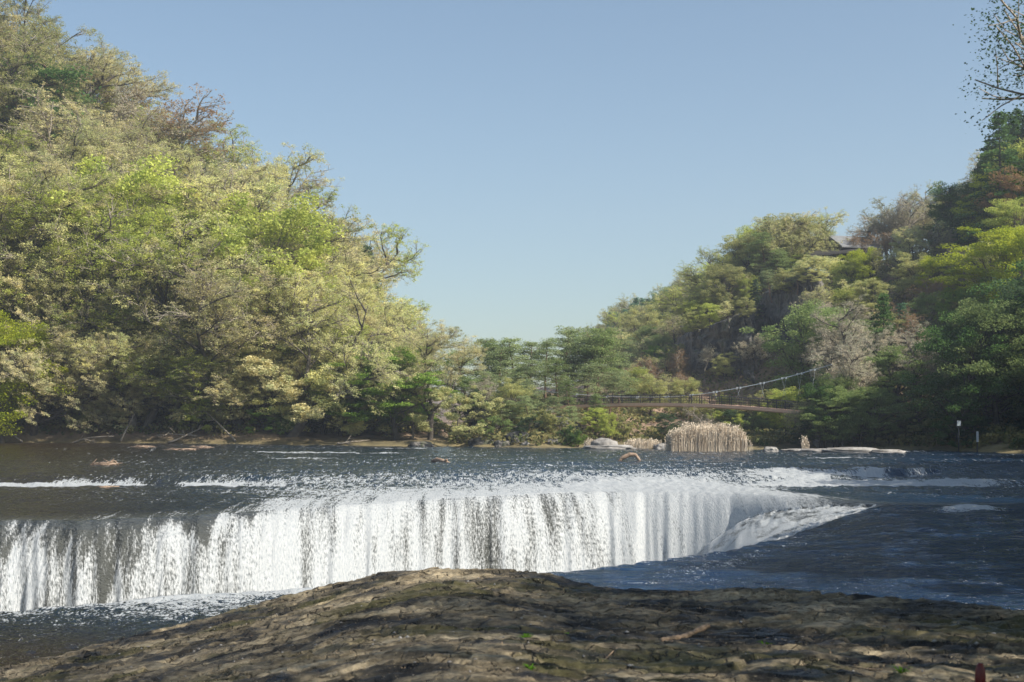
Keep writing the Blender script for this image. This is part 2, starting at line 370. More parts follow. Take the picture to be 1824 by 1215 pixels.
    V = np.stack([(PX-CX)/F*D, D2, Z], -1)
    me = mesh_np('river', V.reshape(-1, 3), [grid_faces(*D.shape)])
    # flow coordinates (metres along and across the stream)
    dd = np.sqrt(np.diff(D, axis=0)**2+np.diff(Z, axis=0)**2)
    dd = dd*(25/np.maximum(D[1:], 25))**np.where(D[1:] > cb[1:], 1.7, 0)
    vv = np.concatenate([np.zeros((1, D.shape[1])), np.cumsum(dd, 0)], 0)
    top = vv[-1:]-vv
    top = np.where(D <= lipb, 90-D, top)
    # streamlines lean to the right of the face in the middle and right parts
    lean = 0.55*ss(820, 1150, PX)
    uu = X*(40.0/np.maximum(D, 5))*0+X+lean*np.where(wdist > -4, (wdist+4)*-0.5, 0)
    Xc = (PX-CX)/F*cb; uu = np.where((wdist > 0) & (D > lipb), Xc+lean*(wdist+4)*-.5, uu)
    attr(me, 'flow_u', uu); attr(me, 'flow_v', top); attr(me, 'foam', foam)
    attr(me, 'face', np.clip(ss(-1.5, 1.2, wdist)*(D > lipb), 0, 1))
    attr(me, 'strand', np.clip(ss(-5.0, .5, wdist)*(D > lipb), 0, 1))
    attr(me, 'shallow', np.clip((1-ss(60, 560, PX))*(D > cb)*(0.75+0.25*ss(60, 85, D))+(1-ss(60, 500, PX))*near*ss(21, 15, D), 0, 1))
    attr(me, 'deep', np.clip(near*ss(500, 1100, PX)+ss(1450, 1700, PX)*.6, 0, 1))
    attr(me, 'mist', np.clip(ss(1040, 1300, PX)*(1-ss(1500, 1560, PX))*ss(-3, .5, wdist)*(D > lipb)*(1-.75*chute), 0, 1))
    m, n = new_mat('river_water'); L = n.links.new
    def A(k):
        a = N(n, 'ShaderNodeAttribute', attribute_name=k); return a.outputs['Fac']
    def MT(op, a, b=None, c=None):
        q = N(n, 'ShaderNodeMath', operation=op)
        for i, v in enumerate((a, b, c)):
            if v is None: continue
            if hasattr(v, 'links'): L(v, q.inputs[i])
            else: q.inputs[i].default_value = v
        return q.outputs[0]
    fu, fv, fo, fc, sh, mi = A('flow_u'), A('flow_v'), A('foam'), A('face'), A('shallow'), A('mist')
    def vec(us, vs, z=0.0):
        c = N(n, 'ShaderNodeCombineXYZ'); L(MT('MULTIPLY', fu, us), c.inputs[0]); L(MT('MULTIPLY', fv, vs), c.inputs[1]); c.inputs[2].default_value = z
        return c.outputs[0]
    def noise(v, det=4.0, rough=.6):
        q = N(n, 'ShaderNodeTexNoise', i_Scale=1.0, i_Detail=det, i_Roughness=rough); L(v, q.inputs['Vector']); return q.outputs[0]
    def mixf(f, a, b):
        q = N(n, 'ShaderNodeMix', data_type='FLOAT')
        for s, v in ((q.inputs[0], f), (q.inputs[2], a), (q.inputs[3], b)):
            if hasattr(v, 'links'): L(v, s)
            else: s.default_value = v
        return q.outputs[0]
    n_face = noise(vec(4.2, 0.30), 6, .66)          # strands down the face
    n_face2 = noise(vec(32.0, 7.0, 4.0), 4, .68)    # ragged droplets
    n_flat = noise(vec(4.6, 3.6, 9.0), 6, .74)      # broken water
    n_flat2 = noise(vec(24.0, 13.0, 2.0), 3, .6)
    n_flat = mixf(0.42, n_flat, n_flat2)
    n_rope = noise(vec(1.1, 0.10, 11.0), 3, .5)
    nf_ = MT('ADD', mixf(0.50, n_face, n_face2), MT('MULTIPLY', MT('SUBTRACT', n_rope, 0.5), 0.27))
    nn = mixf(A('strand'), n_flat, nf_)
    # coverage: threshold moves with foam amount
    th = MT('SUBTRACT', 0.665, MT('MULTIPLY', fo, 0.35))
    lo = MT('SUBTRACT', th, mixf(mi, mixf(fc, 0.035, 0.085), 0.17)); hi = MT('ADD', th, mixf(mi, mixf(fc, 0.035, 0.085), 0.10))
    mr = N(n, 'ShaderNodeMapRange', interpolation_type='SMOOTHSTEP')
    L(nn, mr.inputs[0]); L(lo, mr.inputs[1]); L(hi, mr.inputs[2])
    mask = mr.outputs[0]
    # water body
    cw_ = N(n, 'ShaderNodeMix', data_type='RGBA'); L(sh, cw_.inputs[0]); cd_ = N(n, 'ShaderNodeMix', data_type='RGBA'); L(A('deep'), cd_.inputs[0]); cd_.inputs[6].default_value = (0.010, 0.024, 0.040, 1); cd_.inputs[7].default_value = (0.004, 0.028, 0.078, 1); L(cd_.outputs[2], cw_.inputs[6]); cw_.inputs[7].default_value = (0.030, 0.020, 0.010, 1)
    cf_ = N(n, 'ShaderNodeMix', data_type='RGBA'); L(fc, cf_.inputs[0]); L(cw_.outputs[2], cf_.inputs[6]); cf_.inputs[7].default_value = (0.085, 0.088, 0.078, 1)
    wb = N(n, 'ShaderNodeBsdfPrincipled', i_IOR=1.333); L(cf_.outputs[2], wb.inputs['Base Color']); L(mixf(fc, 0.14, 0.35), wb.inputs['Roughness'])
    wv = noise(vec(1.7, 3.8, 5.0), 5, .62); wv2 = noise(vec(9.0, 10.0, 7.0), 3, .6)
    hh = MT('ADD', MT('MULTIPLY', wv, 1.0), MT('MULTIPLY', wv2, 0.35))
    bp = N(n, 'ShaderNodeBump', i_Strength=1.0, i_Distance=0.34); L(hh, bp.inputs['Height']); L(bp.outputs[0], wb.inputs['Normal'])
    # foam body
    fr = ramp(n, n_face2, [(0.36, (0.42, 0.46, 0.48)), (0.60, (0.68, 0.69, 0.68))])
    fbs = N(n, 'ShaderNodeBsdfPrincipled', i_Roughness=0.55); L(fr.outputs[0], fbs.inputs['Base Color'])
    fbs.inputs['Specular IOR Level'].default_value = 0.3
    bp2 = N(n, 'ShaderNodeBump', i_Strength=0.7, i_Distance=0.10); L(nn, bp2.inputs['Height']); L(bp2.outputs[0], fbs.inputs['Normal'])
    tr = N(n, 'ShaderNodeBsdfTranslucent'); tr.inputs[0].default_value = (.8, .84, .84, 1)
    fm = N(n, 'ShaderNodeMixShader'); fm.inputs[0].default_value = 0.25; L(fbs.outputs[0], fm.inputs[1]); L(tr.outputs[0], fm.inputs[2])
    mx = N(n, 'ShaderNodeMixShader'); L(mask, mx.inputs[0]); L(wb.outputs[0], mx.inputs[1]); L(fm.outputs[0], mx.inputs[2])
    o = N(n, 'ShaderNodeOutputMaterial'); L(mx.outputs[0], o.inputs[0])
    tag(link('river', me, m), kind='structure')
build_river()

# ---------------------------------------------------------------- foreground rock shelf
ROCK = np.array([[-2500, 14, -0.45], [-600, 14, -0.40], [0, 14.0, -0.12], [200, 15, 0.0], [330, 15.4, .14], [450, 15.6, .31], [600, 15.5, .56], [700, 15.2, .69], [780, 15, .755], [900, 15, .765], [960, 14.8, .73], [1030, 14.5, .685], [1200, 14, .665], [1350, 13.8, .68], [1500, 13.5, .68], [1700, 13, .67], [1824, 12.6, .65], [2400, 12, .8], [4500, 12, 1.2]])
def rock_z(X, Y, detail=True):
    X = np.asarray(X, float); Y = np.asarray(Y, float)
    px = CX+F*X/np.maximum(Y, 5.0)
    dc = np.interp(px, ROCK[:, 0], ROCK[:, 1]); zc = np.interp(px, ROCK[:, 0], ROCK[:, 2])
    t = np.clip((dc-Y)/7.0, 0, 1)
    z = zc*(1-t)+(0.5*zc+0.34)*t
    z = z-0.05*np.sin(t*3.1)
    beyond = np.clip(Y-dc, 0, 10)
    z = z-0.06*beyond-0.42*beyond**1.6
    if detail:
        z = z+0.05*fbm(X/1.7, Y/1.0, 3, 4)
        # flat ledges: quantise a slowly varying field into thin beds
        q = fbm(X/2.4+0.2*Y, Y/0.75, 11, 4)*3.0+Y*0.55
        fr = q-np.floor(q)
        z = z+0.055*(np.floor(q)-q+ss(0.0, 0.12, fr))
        q2 = fbm(X/0.8, Y/0.35, 31, 3)*2.2
        f2 = q2-np.floor(q2)
        z = z+0.015*(np.floor(q2)-q2+ss(0.0, 0.15, f2))
        cr = np.abs(fbm(X/0.9+3, Y/0.7, 21, 3)); z = z-0.030*(1-ss(0.0, 0.035, cr))*ss(-0.2, 0.2, fbm(X/2, Y/2, 5, 2))
        z = z+0.009*fbm(X/0.16, Y/0.11, 13, 3)
    return z
def build_rock():
    xs = np.concatenate([np.linspace(-18, -6.6, 40), np.arange(-6.5, 6.5, 0.022), np.linspace(6.6, 18, 60)])
    ys = np.concatenate([np.linspace(-8, 7.9, 40), np.arange(8.0, 16.6, 0.02), np.linspace(16.7, 19, 14)])
    Y, X = np.meshgrid(ys, xs, indexing='ij')
    Z = rock_z(X, Y); Z = np.maximum(Z, -1.6)
    me = mesh_np('rock_shelf', np.stack([X, Y, Z], -1).reshape(-1, 3), [grid_faces(len(ys), len(xs))])
    m, n = new_mat('wet_sandstone'); L = n.links.new
    tc = N(n, 'ShaderNodeTexCoord')
    def nz(sc, det, st=(1, 1, 1), ro=.65, off=0):
        mp = N(n, 'ShaderNodeMapping'); mp.inputs['Scale'].default_value = st; mp.inputs['Location'].default_value = (off, off, 0)
        L(tc.outputs['Object'], mp.inputs[0]); q = N(n, 'ShaderNodeTexNoise', i_Scale=sc, i_Detail=det, i_Roughness=ro); L(mp.outputs[0], q.inputs['Vector']); return q.outputs[0]
    a = nz(1.3, 9, (0.7, 1.5, 2)); b = nz(14, 8, (0.6, 1.4, 1), .75); c = nz(0.9, 6, (0.6, 1.4, 1), .6, 13); s = nz(55, 2)
    r1 = ramp(n, a, [(0.38, (0.018, 0.016, 0.013)), (0.45, (0.08, 0.068, 0.048)), (0.53, (0.33, 0.265, 0.165)), (0.64, (0.60, 0.49, 0.32))])
    r2 = ramp(n, b, [(0.40, (0.25, 0.24, 0.22)), (0.58, (1, 1, 1))])
    mu = N(n, 'ShaderNodeMix', data_type='RGBA', blend_type='MULTIPLY'); mu.inputs[0].default_value = .8; L(r1.outputs[0], mu.inputs[6]); L(r2.outputs[0], mu.inputs[7])
    mk = ramp(n, c, [(0.53, (0, 0, 0)), (0.62, (.75, .75, .75))])
    mg = N(n, 'ShaderNodeMix', data_type='RGBA'); L(mk.outputs[0], mg.inputs[0]); L(mu.outputs[2], mg.inputs[6]); mg.inputs[7].default_value = (0.085, 0.08, 0.018, 1)
    vo = N(n, 'ShaderNodeTexVoronoi', feature='DISTANCE_TO_EDGE', i_Scale=2.2); mpv = N(n, 'ShaderNodeMapping'); mpv.inputs['Scale'].default_value = (.7, 1.7, 1)
    dst = N(n, 'ShaderNodeVectorMath', operation='MULTIPLY_ADD'); nzv = N(n, 'ShaderNodeTexNoise', i_Scale=2.5, i_Detail=5.0)
    L(tc.outputs['Object'], nzv.inputs['Vector']); L(nzv.outputs['Color'], dst.inputs[0]); dst.inputs[1].default_value = (.8, .8, 0); L(tc.outputs['Object'], dst.inputs[2])
    L(dst.outputs[0], mpv.inputs[0]); L(mpv.outputs[0], vo.inputs['Vector'])
    vr = ramp(n, vo.outputs['Distance'], [(0.0, (0.08, 0.08, 0.08)), (0.035, (1, 1, 1))])
    mv = N(n, 'ShaderNodeMix', data_type='RGBA', blend_type='MULTIPLY'); mvr = ramp(n, c, [(0.42, (0, 0, 0)), (0.52, (.8, .8, .8))]); L(mvr.outputs[0], mv.inputs[0]); L(mg.outputs[2], mv.inputs[6]); L(vr.outputs[0], mv.inputs[7])
    rs = ramp(n, s, [(0.66, (0, 0, 0)), (0.72, (1, 1, 1))])
    ms = N(n, 'ShaderNodeMix', data_type='RGBA'); L(rs.outputs[0], ms.inputs[0]); L(mv.outputs[2], ms.inputs[6]); ms.inputs[7].default_value = (0.42, 0.34, 0.22, 1)
    bs = N(n, 'ShaderNodeBsdfPrincipled'); L(ms.outputs[2], bs.inputs['Base Color'])
    rr = ramp(n, a, [(0.35, (0.35, 0.35, 0.35)), (0.55, (0.85, 0.85, 0.85))]); L(rr.outputs[0], bs.inputs['Roughness'])
    h0 = N(n, 'ShaderNodeMath', operation='ADD'); h0.operation = 'MULTIPLY_ADD'; L(b, h0.inputs[0]); h0.inputs[1].default_value = .55; L(a, h0.inputs[2])
    h = N(n, 'ShaderNodeMath', operation='MULTIPLY_ADD'); L(vr.outputs[0], h.inputs[0]); h.inputs[1].default_value = .5; L(h0.outputs[0], h.inputs[2])
    bp = N(n, 'ShaderNodeBump', i_Strength=1.0, i_Distance=0.07); L(h.outputs[0], bp.inputs['Height']); L(bp.outputs[0], bs.inputs['Normal'])
    o = N(n, 'ShaderNodeOutputMaterial'); L(bs.outputs[0], o.inputs[0])
    tag(link('rock_shelf', me, m), kind='structure')
build_rock()

# ---------------------------------------------------------------- tree makers (variants in metres, base at origin)
def unit(v): return v/(np.linalg.norm(v)+1e-9)
def path(rng, p, d, length, nseg, wig, up):
    pts = [np.array(p, float)]; d = unit(np.array(d, float)); st = length/nseg
    for i in range(nseg):
        d = unit(d+rng.normal(size=3)*wig+np.array([0, 0, up])); pts.append(pts[-1]+d*st)
    return np.array(pts)
def side_dir(rng, t, ang):
    a = unit(np.cross(t, rng.normal(size=3))); return unit(t*math.cos(ang)+a*math.sin(ang))
def leaves(rng, cen, size, flat=0.5, asp=1.4):
    n = len(cen)
    nor = rng.normal(size=(n, 3)); nor[:, 2] = np.abs(nor[:, 2])+flat; nor /= np.linalg.norm(nor, axis=1)[:, None]
    a = np.cross(nor, rng.normal(size=(n, 3))); a /= np.linalg.norm(a, axis=1)[:, None]; b = np.cross(nor, a)
    s = size*rng.uniform(0.6, 1.35, n)[:, None]
    V = np.stack([cen+a*s*asp, cen+b*s, cen-a*s*asp, cen-b*s], 1).reshape(-1, 3)
    return V, np.arange(4*n).reshape(n, 4)
def make_deciduous(seed, H=10, spread=1.0, n1=4, dens=1.0, leaf=0.023, trunkh=0.28, lean=0.0, droop=0.0, leaf_on=22, clus=.17):
    rng = np.random.default_rng(seed); T = Tubes(); cen = []
    tr = path(rng, (0, 0, -0.6), (lean, 0, 1), H*trunkh+0.6, 5, 0.10, 0.02)
    r0 = H*0.020
    T.tube(tr, np.linspace(r0*1.35, r0, 6), 8)
    L1 = H*0.72
    lim = []
    a0 = rng.uniform(0, 6.28)
    for i in range(n1):
        az = a0+i*6.283/n1+rng.normal()*.3; inc = rng.uniform(.35, .95)*spread
        if i == 0: inc *= 0.3
        d = np.array([math.cos(az)*math.sin(inc)+lean*.5, math.sin(az)*math.sin(inc), math.cos(inc)])
        st = tr[-1] if i < 2 else tr[rng.integers(3, 5)]
        lp = path(rng, st, d, L1*rng.uniform(.75, 1.05)*(1 if i == 0 else .9), 9, 0.15, 0.06)
        T.tube(lp, np.linspace(r0*.68, r0*.10, 10), 6); lim.append((lp, L1))
    for lp, ln in lim:
        for k in range(int(9*dens)+1):
            f = rng.uniform(.22, .98); i = min(int(f*9), 8); t = unit(lp[i+1]-lp[i])
            p = lp[i]+(lp[i+1]-lp[i])*(f*9-i)
            d = side_dir(rng, t, rng.uniform(.6, 1.15)); d[2] = d[2]*.7+.12
            l2 = H*rng.uniform(.20, .33)*(1.15-f*.5)
            bp_ = path(rng, p, d, l2, 6, .17, .03-droop)
            T.tube(bp_, np.linspace(r0*.30, r0*.09, 7), 4, cap=False)
            for k2 in range(int(7*dens)+1):
                f2 = rng.uniform(.2, 1); j = min(int(f2*6), 5); t2 = unit(bp_[j+1]-bp_[j]); q = bp_[j]+(bp_[j+1]-bp_[j])*(f2*6-j)
                d2 = side_dir(rng, t2, rng.uniform(.5, 1.1)); d2[2] = d2[2]*.6+.12
                l3 = H*rng.uniform(.07, .13)
                tp = path(rng, q, d2, l3, 4, .2, .02-droop)
                T.mat = 1
                T.tube(tp, np.linspace(r0*.11, r0*.045, 5), 3, cap=False)
                for k3 in range(3):
                    j3 = rng.integers(1, 4); t3 = unit(tp[j3+1]-tp[j3]); d3 = side_dir(rng, t3, rng.uniform(.4, 1.0))
                    l4 = H*rng.uniform(.03, .06); tw = path(rng, tp[j3], d3, l4, 2, .2, .05)
                    T.tube(tw, np.linspace(r0*.055, r0*.025, 3), 3, cap=False)
                    m = rng.poisson(leaf_on*1.7)
                    if m: cen.append(tw[-1]+rng.normal(size=(m, 3))*H*clus*.05*np.array([1, 1, .6]))
                m = rng.poisson(leaf_on*1.7)
                if m: cen.append(tp[rng.integers(1, 5, m)]+rng.normal(size=(m, 3))*H*clus*.06*np.array([1, 1, .55]))
            T.mat = 0
    wood = T.mesh('trunk_mesh')
    if not cen: return wood, None, H
    V, Fq = leaves(rng, np.concatenate(cen), leaf*H/10, 1.1)
    return wood, mesh_np('crown_mesh', V, [Fq], False), H
def make_pine(seed, H=10, low=.35, rr=.30):
    rng = np.random.default_rng(seed); T = Tubes(); cen = []
    tr = path(rng, (0, 0, -0.6), (rng.normal()*.1, rng.normal()*.1, 1), H+.4, 12, .055, .02)
    r0 = H*.017; T.tube(tr, np.linspace(r0*1.3, r0*.25, 13), 7)
    nb = 30
    for k in range(nb):
        f = low+(1-low)*(k/nb)**.9; i = min(int(f*12), 11); p = tr[i]+(tr[i+1]-tr[i])*(f*12-i)
        az = k*2.4+rng.normal()*.4; ln = H*rr*rng.uniform(.65, 1.15)*(1.05-.75*((f-low)/(1-low))**1.6)
        d = (math.cos(az), math.sin(az), rng.uniform(-.05, .35))
        bp_ = path(rng, p, d, ln, 5, .15, .02); T.tube(bp_, np.linspace(r0*.26, r0*.06, 6), 4, cap=False)
        for q in range(5):
            j = rng.integers(2, 6); c = bp_[j]+rng.normal(size=3)*np.array([.045, .045, .008])*H
            T.tube(np.array([bp_[max(j-1, 0)], c]), [r0*.07, r0*.03], 3, cap=False)
            m = 60; s = H*np.array([.042, .042, .010])*rng.uniform(.7, 1.3)
            u_ = rng.normal(size=(m, 3)); cen.append(c+u_*s+np.array([0, 0, H*.012])*(1-(u_[:, :2]**2).sum(1, keepdims=True)*.3))
    V, Fq = leaves(rng, np.concatenate(cen), .05*H/10, .7, 1.9)
    return T.mesh('trunk_mesh'), mesh_np('crown_mesh', V, [Fq], False), H
def make_conifer(seed, H=10, rr=.2):
    rng = np.random.default_rng(seed); T = Tubes(); cen = []
    tr = path(rng, (0, 0, -.5), (0, 0, 1), H+.5, 8, .012, 0); r0 = H*.014
    T.tube(tr, np.linspace(r0*1.2, r0*.1, 9), 6)
    for k in range(85):
        f = .10+.9*(k/85); i = min(int(f*8), 7); p = tr[i]+(tr[i+1]-tr[i])*(f*8-i)
        az = k*2.4+rng.normal()*.3; ln = H*rr*(1.02-f)**.8*rng.uniform(.6, 1.15)+H*.012
        d = (math.cos(az), math.sin(az), .10); bp_ = path(rng, p, d, ln, 4, .07, -.10)
        T.tube(bp_, np.linspace(r0*.2, r0*.04, 5), 3, cap=False)
        m = int(40+150*ln/(H*rr)); t = rng.uniform(.15, 1.0, m)**.8*4; j = np.minimum(t.astype(int), 3)
        c = bp_[j]+(bp_[j+1]-bp_[j])*(t-j)[:, None]+rng.normal(size=(m, 3))*H*np.array([.02, .02, .009])*(1.1-.15*t[:, None])
        cen.append(c)
    V, Fq = leaves(rng, np.concatenate(cen), .052*H/10, .3, 1.7)
    return T.mesh('trunk_mesh'), mesh_np('crown_mesh', V, [Fq], False), H
def make_bushy(seed, H=10, n=26, rad=.34, leaf=.052, base=.25, layered=False, mult=1.0):
    """full-leaved broadleaf: many overlapping leaf clumps of uneven size on a branching frame"""
    rng = np.random.default_rng(seed); T = Tubes(); cen = []
    tr = path(rng, (0, 0, -.5), (rng.normal()*.08, rng.normal()*.08, 1), H*.62, 6, .08, .02); r0 = H*.019
    T.tube(tr, np.linspace(r0*1.3, r0*.5, 7), 7)
    for k in range(n):
        az = k*2.4+rng.normal()*.3; f = rng.uniform(0, 1)
        rx = H*rad*math.sqrt(max(1-((f-.42)/.66)**2, .05))*rng.uniform(.55, 1.08)
        tip = np.array([math.cos(az)*rx, math.sin(az)*rx, H*(base+(.97-base)*f)])
        st = tr[min(6, 2+int(f*5))]
        mid = (st+tip)/2+rng.normal(size=3)*H*.03-np.array([0, 0, H*.03])
        T.tube(np.array([st, mid, tip]), [r0*.35, r0*.2, r0*.07], 4, cap=False)
        for q in range(7):
            c = tip+rng.normal(size=3)*H*np.array([.07, .07, .035 if layered else .055])
            T.tube(np.array([mid, c]), [r0*.1, r0*.03], 3, cap=False)
            m = int(rng.uniform(110, 240)*mult); sz = H*rng.uniform(.028, .055)*np.array([1.1, 1.1, .35 if layered else .6])
            u_ = rng.normal(size=(m, 3)); u_ /= np.linalg.norm(u_, axis=1)[:, None]; u_ *= rng.uniform(.5, 1.25, m)[:, None]
            cen.append(c+u_*sz*1.4)
    V, Fq = leaves(rng, np.concatenate(cen), leaf*H/10, .5)
    return T.mesh('trunk_mesh'), mesh_np('crown_mesh', V, [Fq], False), H
VAR = {
 'near': [make_deciduous(95, H=9, leaf=.013, leaf_on=42, n1=6, clus=.28, dens=1.1)],
 'spreading': [make_deciduous(11, lean=.25), make_deciduous(12, spread=1.15, n1=5), make_deciduous(13, dens=1.1, trunkh=.22, lean=-.1), make_deciduous(14, spread=1.2, n1=5, trunkh=.2, leaf_on=28), make_deciduous(15, lean=.45, spread=1.05, n1=5, droop=.02), make_deciduous(16, leaf_on=30, clus=.22)],
 'drooping': [make_deciduous(17, spread=1.3, n1=6, trunkh=.10, leaf_on=26, droop=.04), make_deciduous(18, spread=1.2, n1=6, trunkh=.12, leaf_on=24, droop=.03, lean=.2)],
 'upright': [make_deciduous(21, spread=.62, n1=5, leaf_on=20), make_deciduous(22, spread=.55, n1=4, leaf_on=26), make_deciduous(23, spread=.7, n1=5, leaf_on=24)],
 'twiggy': [make_deciduous(31, spread=.7, n1=5, leaf_on=6, leaf=.034), make_deciduous(32, spread=.95, n1=5, leaf_on=8, leaf=.034)],
 'bare': [make_deciduous(41, spread=.9, n1=5, leaf_on=0)],
 'bushy': [make_bushy(51), make_bushy(52, n=30, rad=.38), make_bushy(53, n=24, rad=.3), make_bushy(54, n=30, rad=.42, layered=True)],
 'pine': [make_pine(61), make_pine(62, low=.45), make_pine(63, low=.28, rr=.34), make_pine(64, low=.5, rr=.36)],
 'conifer': [make_conifer(71), make_conifer(72, rr=.17), make_conifer(73, rr=.26)],
 'overhead': [make_bushy(91, n=12, rad=.40, leaf=.011, base=.38, mult=4.5), make_bushy(92, n=13, rad=.44, leaf=.011, base=.34, mult=4.5)],
 'shrub': [make_bushy(81, n=22, rad=.62, base=.06, leaf=.08), make_bushy(82, n=22, rad=.8, base=.04, leaf=.08), make_deciduous(83, spread=1.2, n1=6, trunkh=.06, leaf_on=16, leaf=.06)],
}
for k, l in VAR.items():
    for wd, cr, _ in l:
        wd.materials.append(M_bark); wd.materials.append(M_twig)
        if cr: cr.materials.append(LM['cream green'])
KN = {'near': 'feathery young tree', 'overhead': 'young leafed tree', 'drooping': 'low drooping tree', 'spreading': 'spreading tree', 'upright': 'slender tree', 'twiggy': 'twiggy tree', 'bare': 'bare tree', 'bushy': 'leafy tree', 'pine': 'pine', 'conifer': 'conifer', 'shrub': 'shrub'}
ON = {'near': 'feathery_tree', 'overhead': 'young_leafed_tree', 'drooping': 'drooping_tree', 'spreading': 'spreading_tree', 'upright': 'slender_tree', 'twiggy': 'twiggy_tree', 'bare': 'bare_tree', 'bushy': 'leafy_tree', 'pine': 'pine_tree', 'conifer': 'conifer_tree', 'shrub': 'shrub'}
TREES = []; rng = np.random.default_rng(2024)
def tree(kind, X, Y, h, colour, region, var=None, rot=None, wide=1.0, z=None, wood=None, group=None):
    L_ = VAR[kind]; v = int(rng.integers(len(L_))) if var is None else var % len(L_)
    wd, cr, H = L_[v]; s = h/H
    zz = float(terr(X, Y)) if z is None else z
    r = empty(ON[kind], (X, Y, zz-0.1*s)); r.scale = (s*wide, s*wide, s)
    r.rotation_euler = (0, 0, rng.uniform(0, 6.283) if rot is None else rot)
    t = link('trunk', wd, parent=r)
    wm = wood or (M_pinebark if kind == 'pine' else M_twig if kind in ('twiggy', 'bare') else M_bark)
    t.material_slots[0].link = 'OBJECT'; t.material_slots[0].material = wm
    if cr:
        c = link('crown', cr, parent=r); c.material_slots[0].link = 'OBJECT'; c.material_slots[0].material = LM[colour]
    TREES.append(dict(o=r, kind=kind, colour=colour, region=region, px=CX+F*X/max(Y, 1), h=h, group=group))
    return r
def at(px, d): return ((px-CX)/F*d, d)
SKY_L = np.array([[-400, -420], [-200, -280], [0, -70], [60, 20], [165, 75], [230, 100], [330, 148], [390, 222], [470, 290], [530, 360], [590, 432], [650, 500], [700, 550], [745, 605], [775, 660], [800, 715], [835, 765]])
SKY_R = np.array([[820, 640], [860, 600], [900, 615], [985, 580], [1030, 590], [1060, 575], [1110, 545], [1180, 515], [1230, 488], [1300, 445], [1370, 395], [1400, 385], [1470, 395], [1490, 440], [1530, 425], [1600, 350], [1680, 355], [1740, 330], [1780, 240], [1824, 210], [2100, -50], [2500, -300]])
def fill(region, table, x0, x1, n, d, dj, frac, shore, kinds, cols, hmin=4, hmax=16, xj=.4, wide=(0.95, 1.3)):
    ks = [k for k, w_ in kinds]; kw = np.array([w_ for k, w_ in kinds], float); kw /= kw.sum()
    for i in range(n):
        px = x0+(x1-x0)*(i+.5)/n+rng.normal()*xj*(x1-x0)/n; dd = d+rng.normal()*dj
        X, Y = at(px, dd); z = float(terr(X, Y))
        top = np.interp(px, table[:, 0], table[:, 1]); top = top+(shore-top)*(frac+rng.normal()*.035)
        h = CAMZ+(HZ-top)/F*dd-z
        if h < hmin*.6: continue
        h = float(np.clip(h*(1.16 if shore == 790 and x1 < 850 else 1.06), hmin, hmax*1.25))
        k = ks[rng.choice(len(ks), p=kw)]; cl = cols[k]; c = cl[rng.integers(len(cl))]
        tree(k, X, Y, h, c, region, wide=rng.uniform(*wide))
CL = {'drooping': ['cream green', 'cream green', 'yellow green', 'pale straw'], 'spreading': ['cream green', 'cream green', 'yellow green', 'pale straw', 'cream green'], 'upright': ['pale straw', 'cream green', 'olive green', 'yellow green'],
      'twiggy': ['grey buff', 'pale straw', 'russet brown'], 'bushy': ['fresh green', 'yellow green'], 'bare': ['grey buff'], 'shrub': ['fresh green', 'cream green', 'yellow green', 'pale straw'],
      'pine': ['pine green', 'mid green'], 'conifer': ['dark green', 'deep green']}
# left bank, five rows up the slope
fill('left bank at the water line', SKY_L, -150, 755, 9, 99.5, 1.0, .42, 790, [('spreading', 1)], CL, 6, 13, .25, (1.1, 1.4))
fill('left bank second row', SKY_L, -150, 770, 11, 103, 1.2, .27, 790, [('spreading', 3), ('bushy', .5)], CL, 5, 13, .3, (1.0, 1.4))
fill('left mid slope', SKY_L, -180, 750, 13, 110, 1.5, .16, 790, [('spreading', 3), ('upright', 1)], CL, 5, 12, .3)
fill('left upper slope', SKY_L, -180, 735, 15, 118, 2, .07, 790, [('spreading', 2), ('upright', 1.5), ('twiggy', 1)], CL, 5, 12, .3)
fill('left skyline', SKY_L, -200, 730, 19, 128, 2, .0, 790, [('upright', 2), ('twiggy', 1.3), ('spreading', 1)], CL, 4.5, 13, .25)
tree('conifer', *at(655, 124), 13.5, 'dark green', 'left skyline', var=2)
tree('pine', *at(95, 121), 15.5, 'deep green', 'left skyline', var=0, wide=1.2)
for _p, _h, _k in ((-60, 17, 'upright'), (5, 16, 'spreading'), (45, 14, 'upright'), (150, 10, 'twiggy')): tree(_k, *at(_p, 126), _h, 'olive green' if _k == 'spreading' else 'pale straw', 'left skyline')
tree('bushy', *at(285, 124), 8.5, 'fresh green', 'left skyline')
tree('bushy', *at(2, 92.5), 8.5, 'lime green', 'left bank at the water line', var=1)
tree('bushy', *at(640, 97.5), 5.8, 'fresh green', 'left bank at the water line', var=3, wide=1.4)
tree('spreading', *at(512, 96.0), 12.0, 'cream green', 'left bank at the water line', var=4, rot=0, wide=1.15).rotation_euler = (0, .42, 0)
tree('spreading', *at(250, 96.6), 11, 'cream green', 'left bank at the water line', var=0, rot=.3).rotation_euler = (.15, .30, .3)
tree('spreading', *at(60, 95.6), 9, 'pale straw', 'left bank at the water line', var=3, rot=0, wide=1.2).rotation_euler = (.2, .45, 0)
tree('bushy', *at(705, 97.5), 6.4, 'fresh green', 'left bank at the water line', var=3, wide=1.3)
tree('spreading', *at(765, 97), 7.6, 'pale straw', 'left bank at the water line', var=5, wide=1.05)
tree('shrub', *at(815, 95), 3.8, 'cream green', 'left bank at the water line')
fill('left bank front', SKY_L, -120, 790, 11, 98.0, .5, .60, 790, [('drooping', 1)], CL, 4, 8, .3, (1.1, 1.5))
fill('left bank foot', SKY_L, -100, 800, 12, 97.2, .6, .88, 790, [('shrub', 1)], CL, 1.6, 3.6, .4, (1.0, 1.5))
fill('left slope understorey', SKY_L, -100, 780, 20, 100.5, 2, .62, 790, [('shrub', 1.5), ('twiggy', 1)], CL, 2.6, 5, .4, (1.0, 1.5))
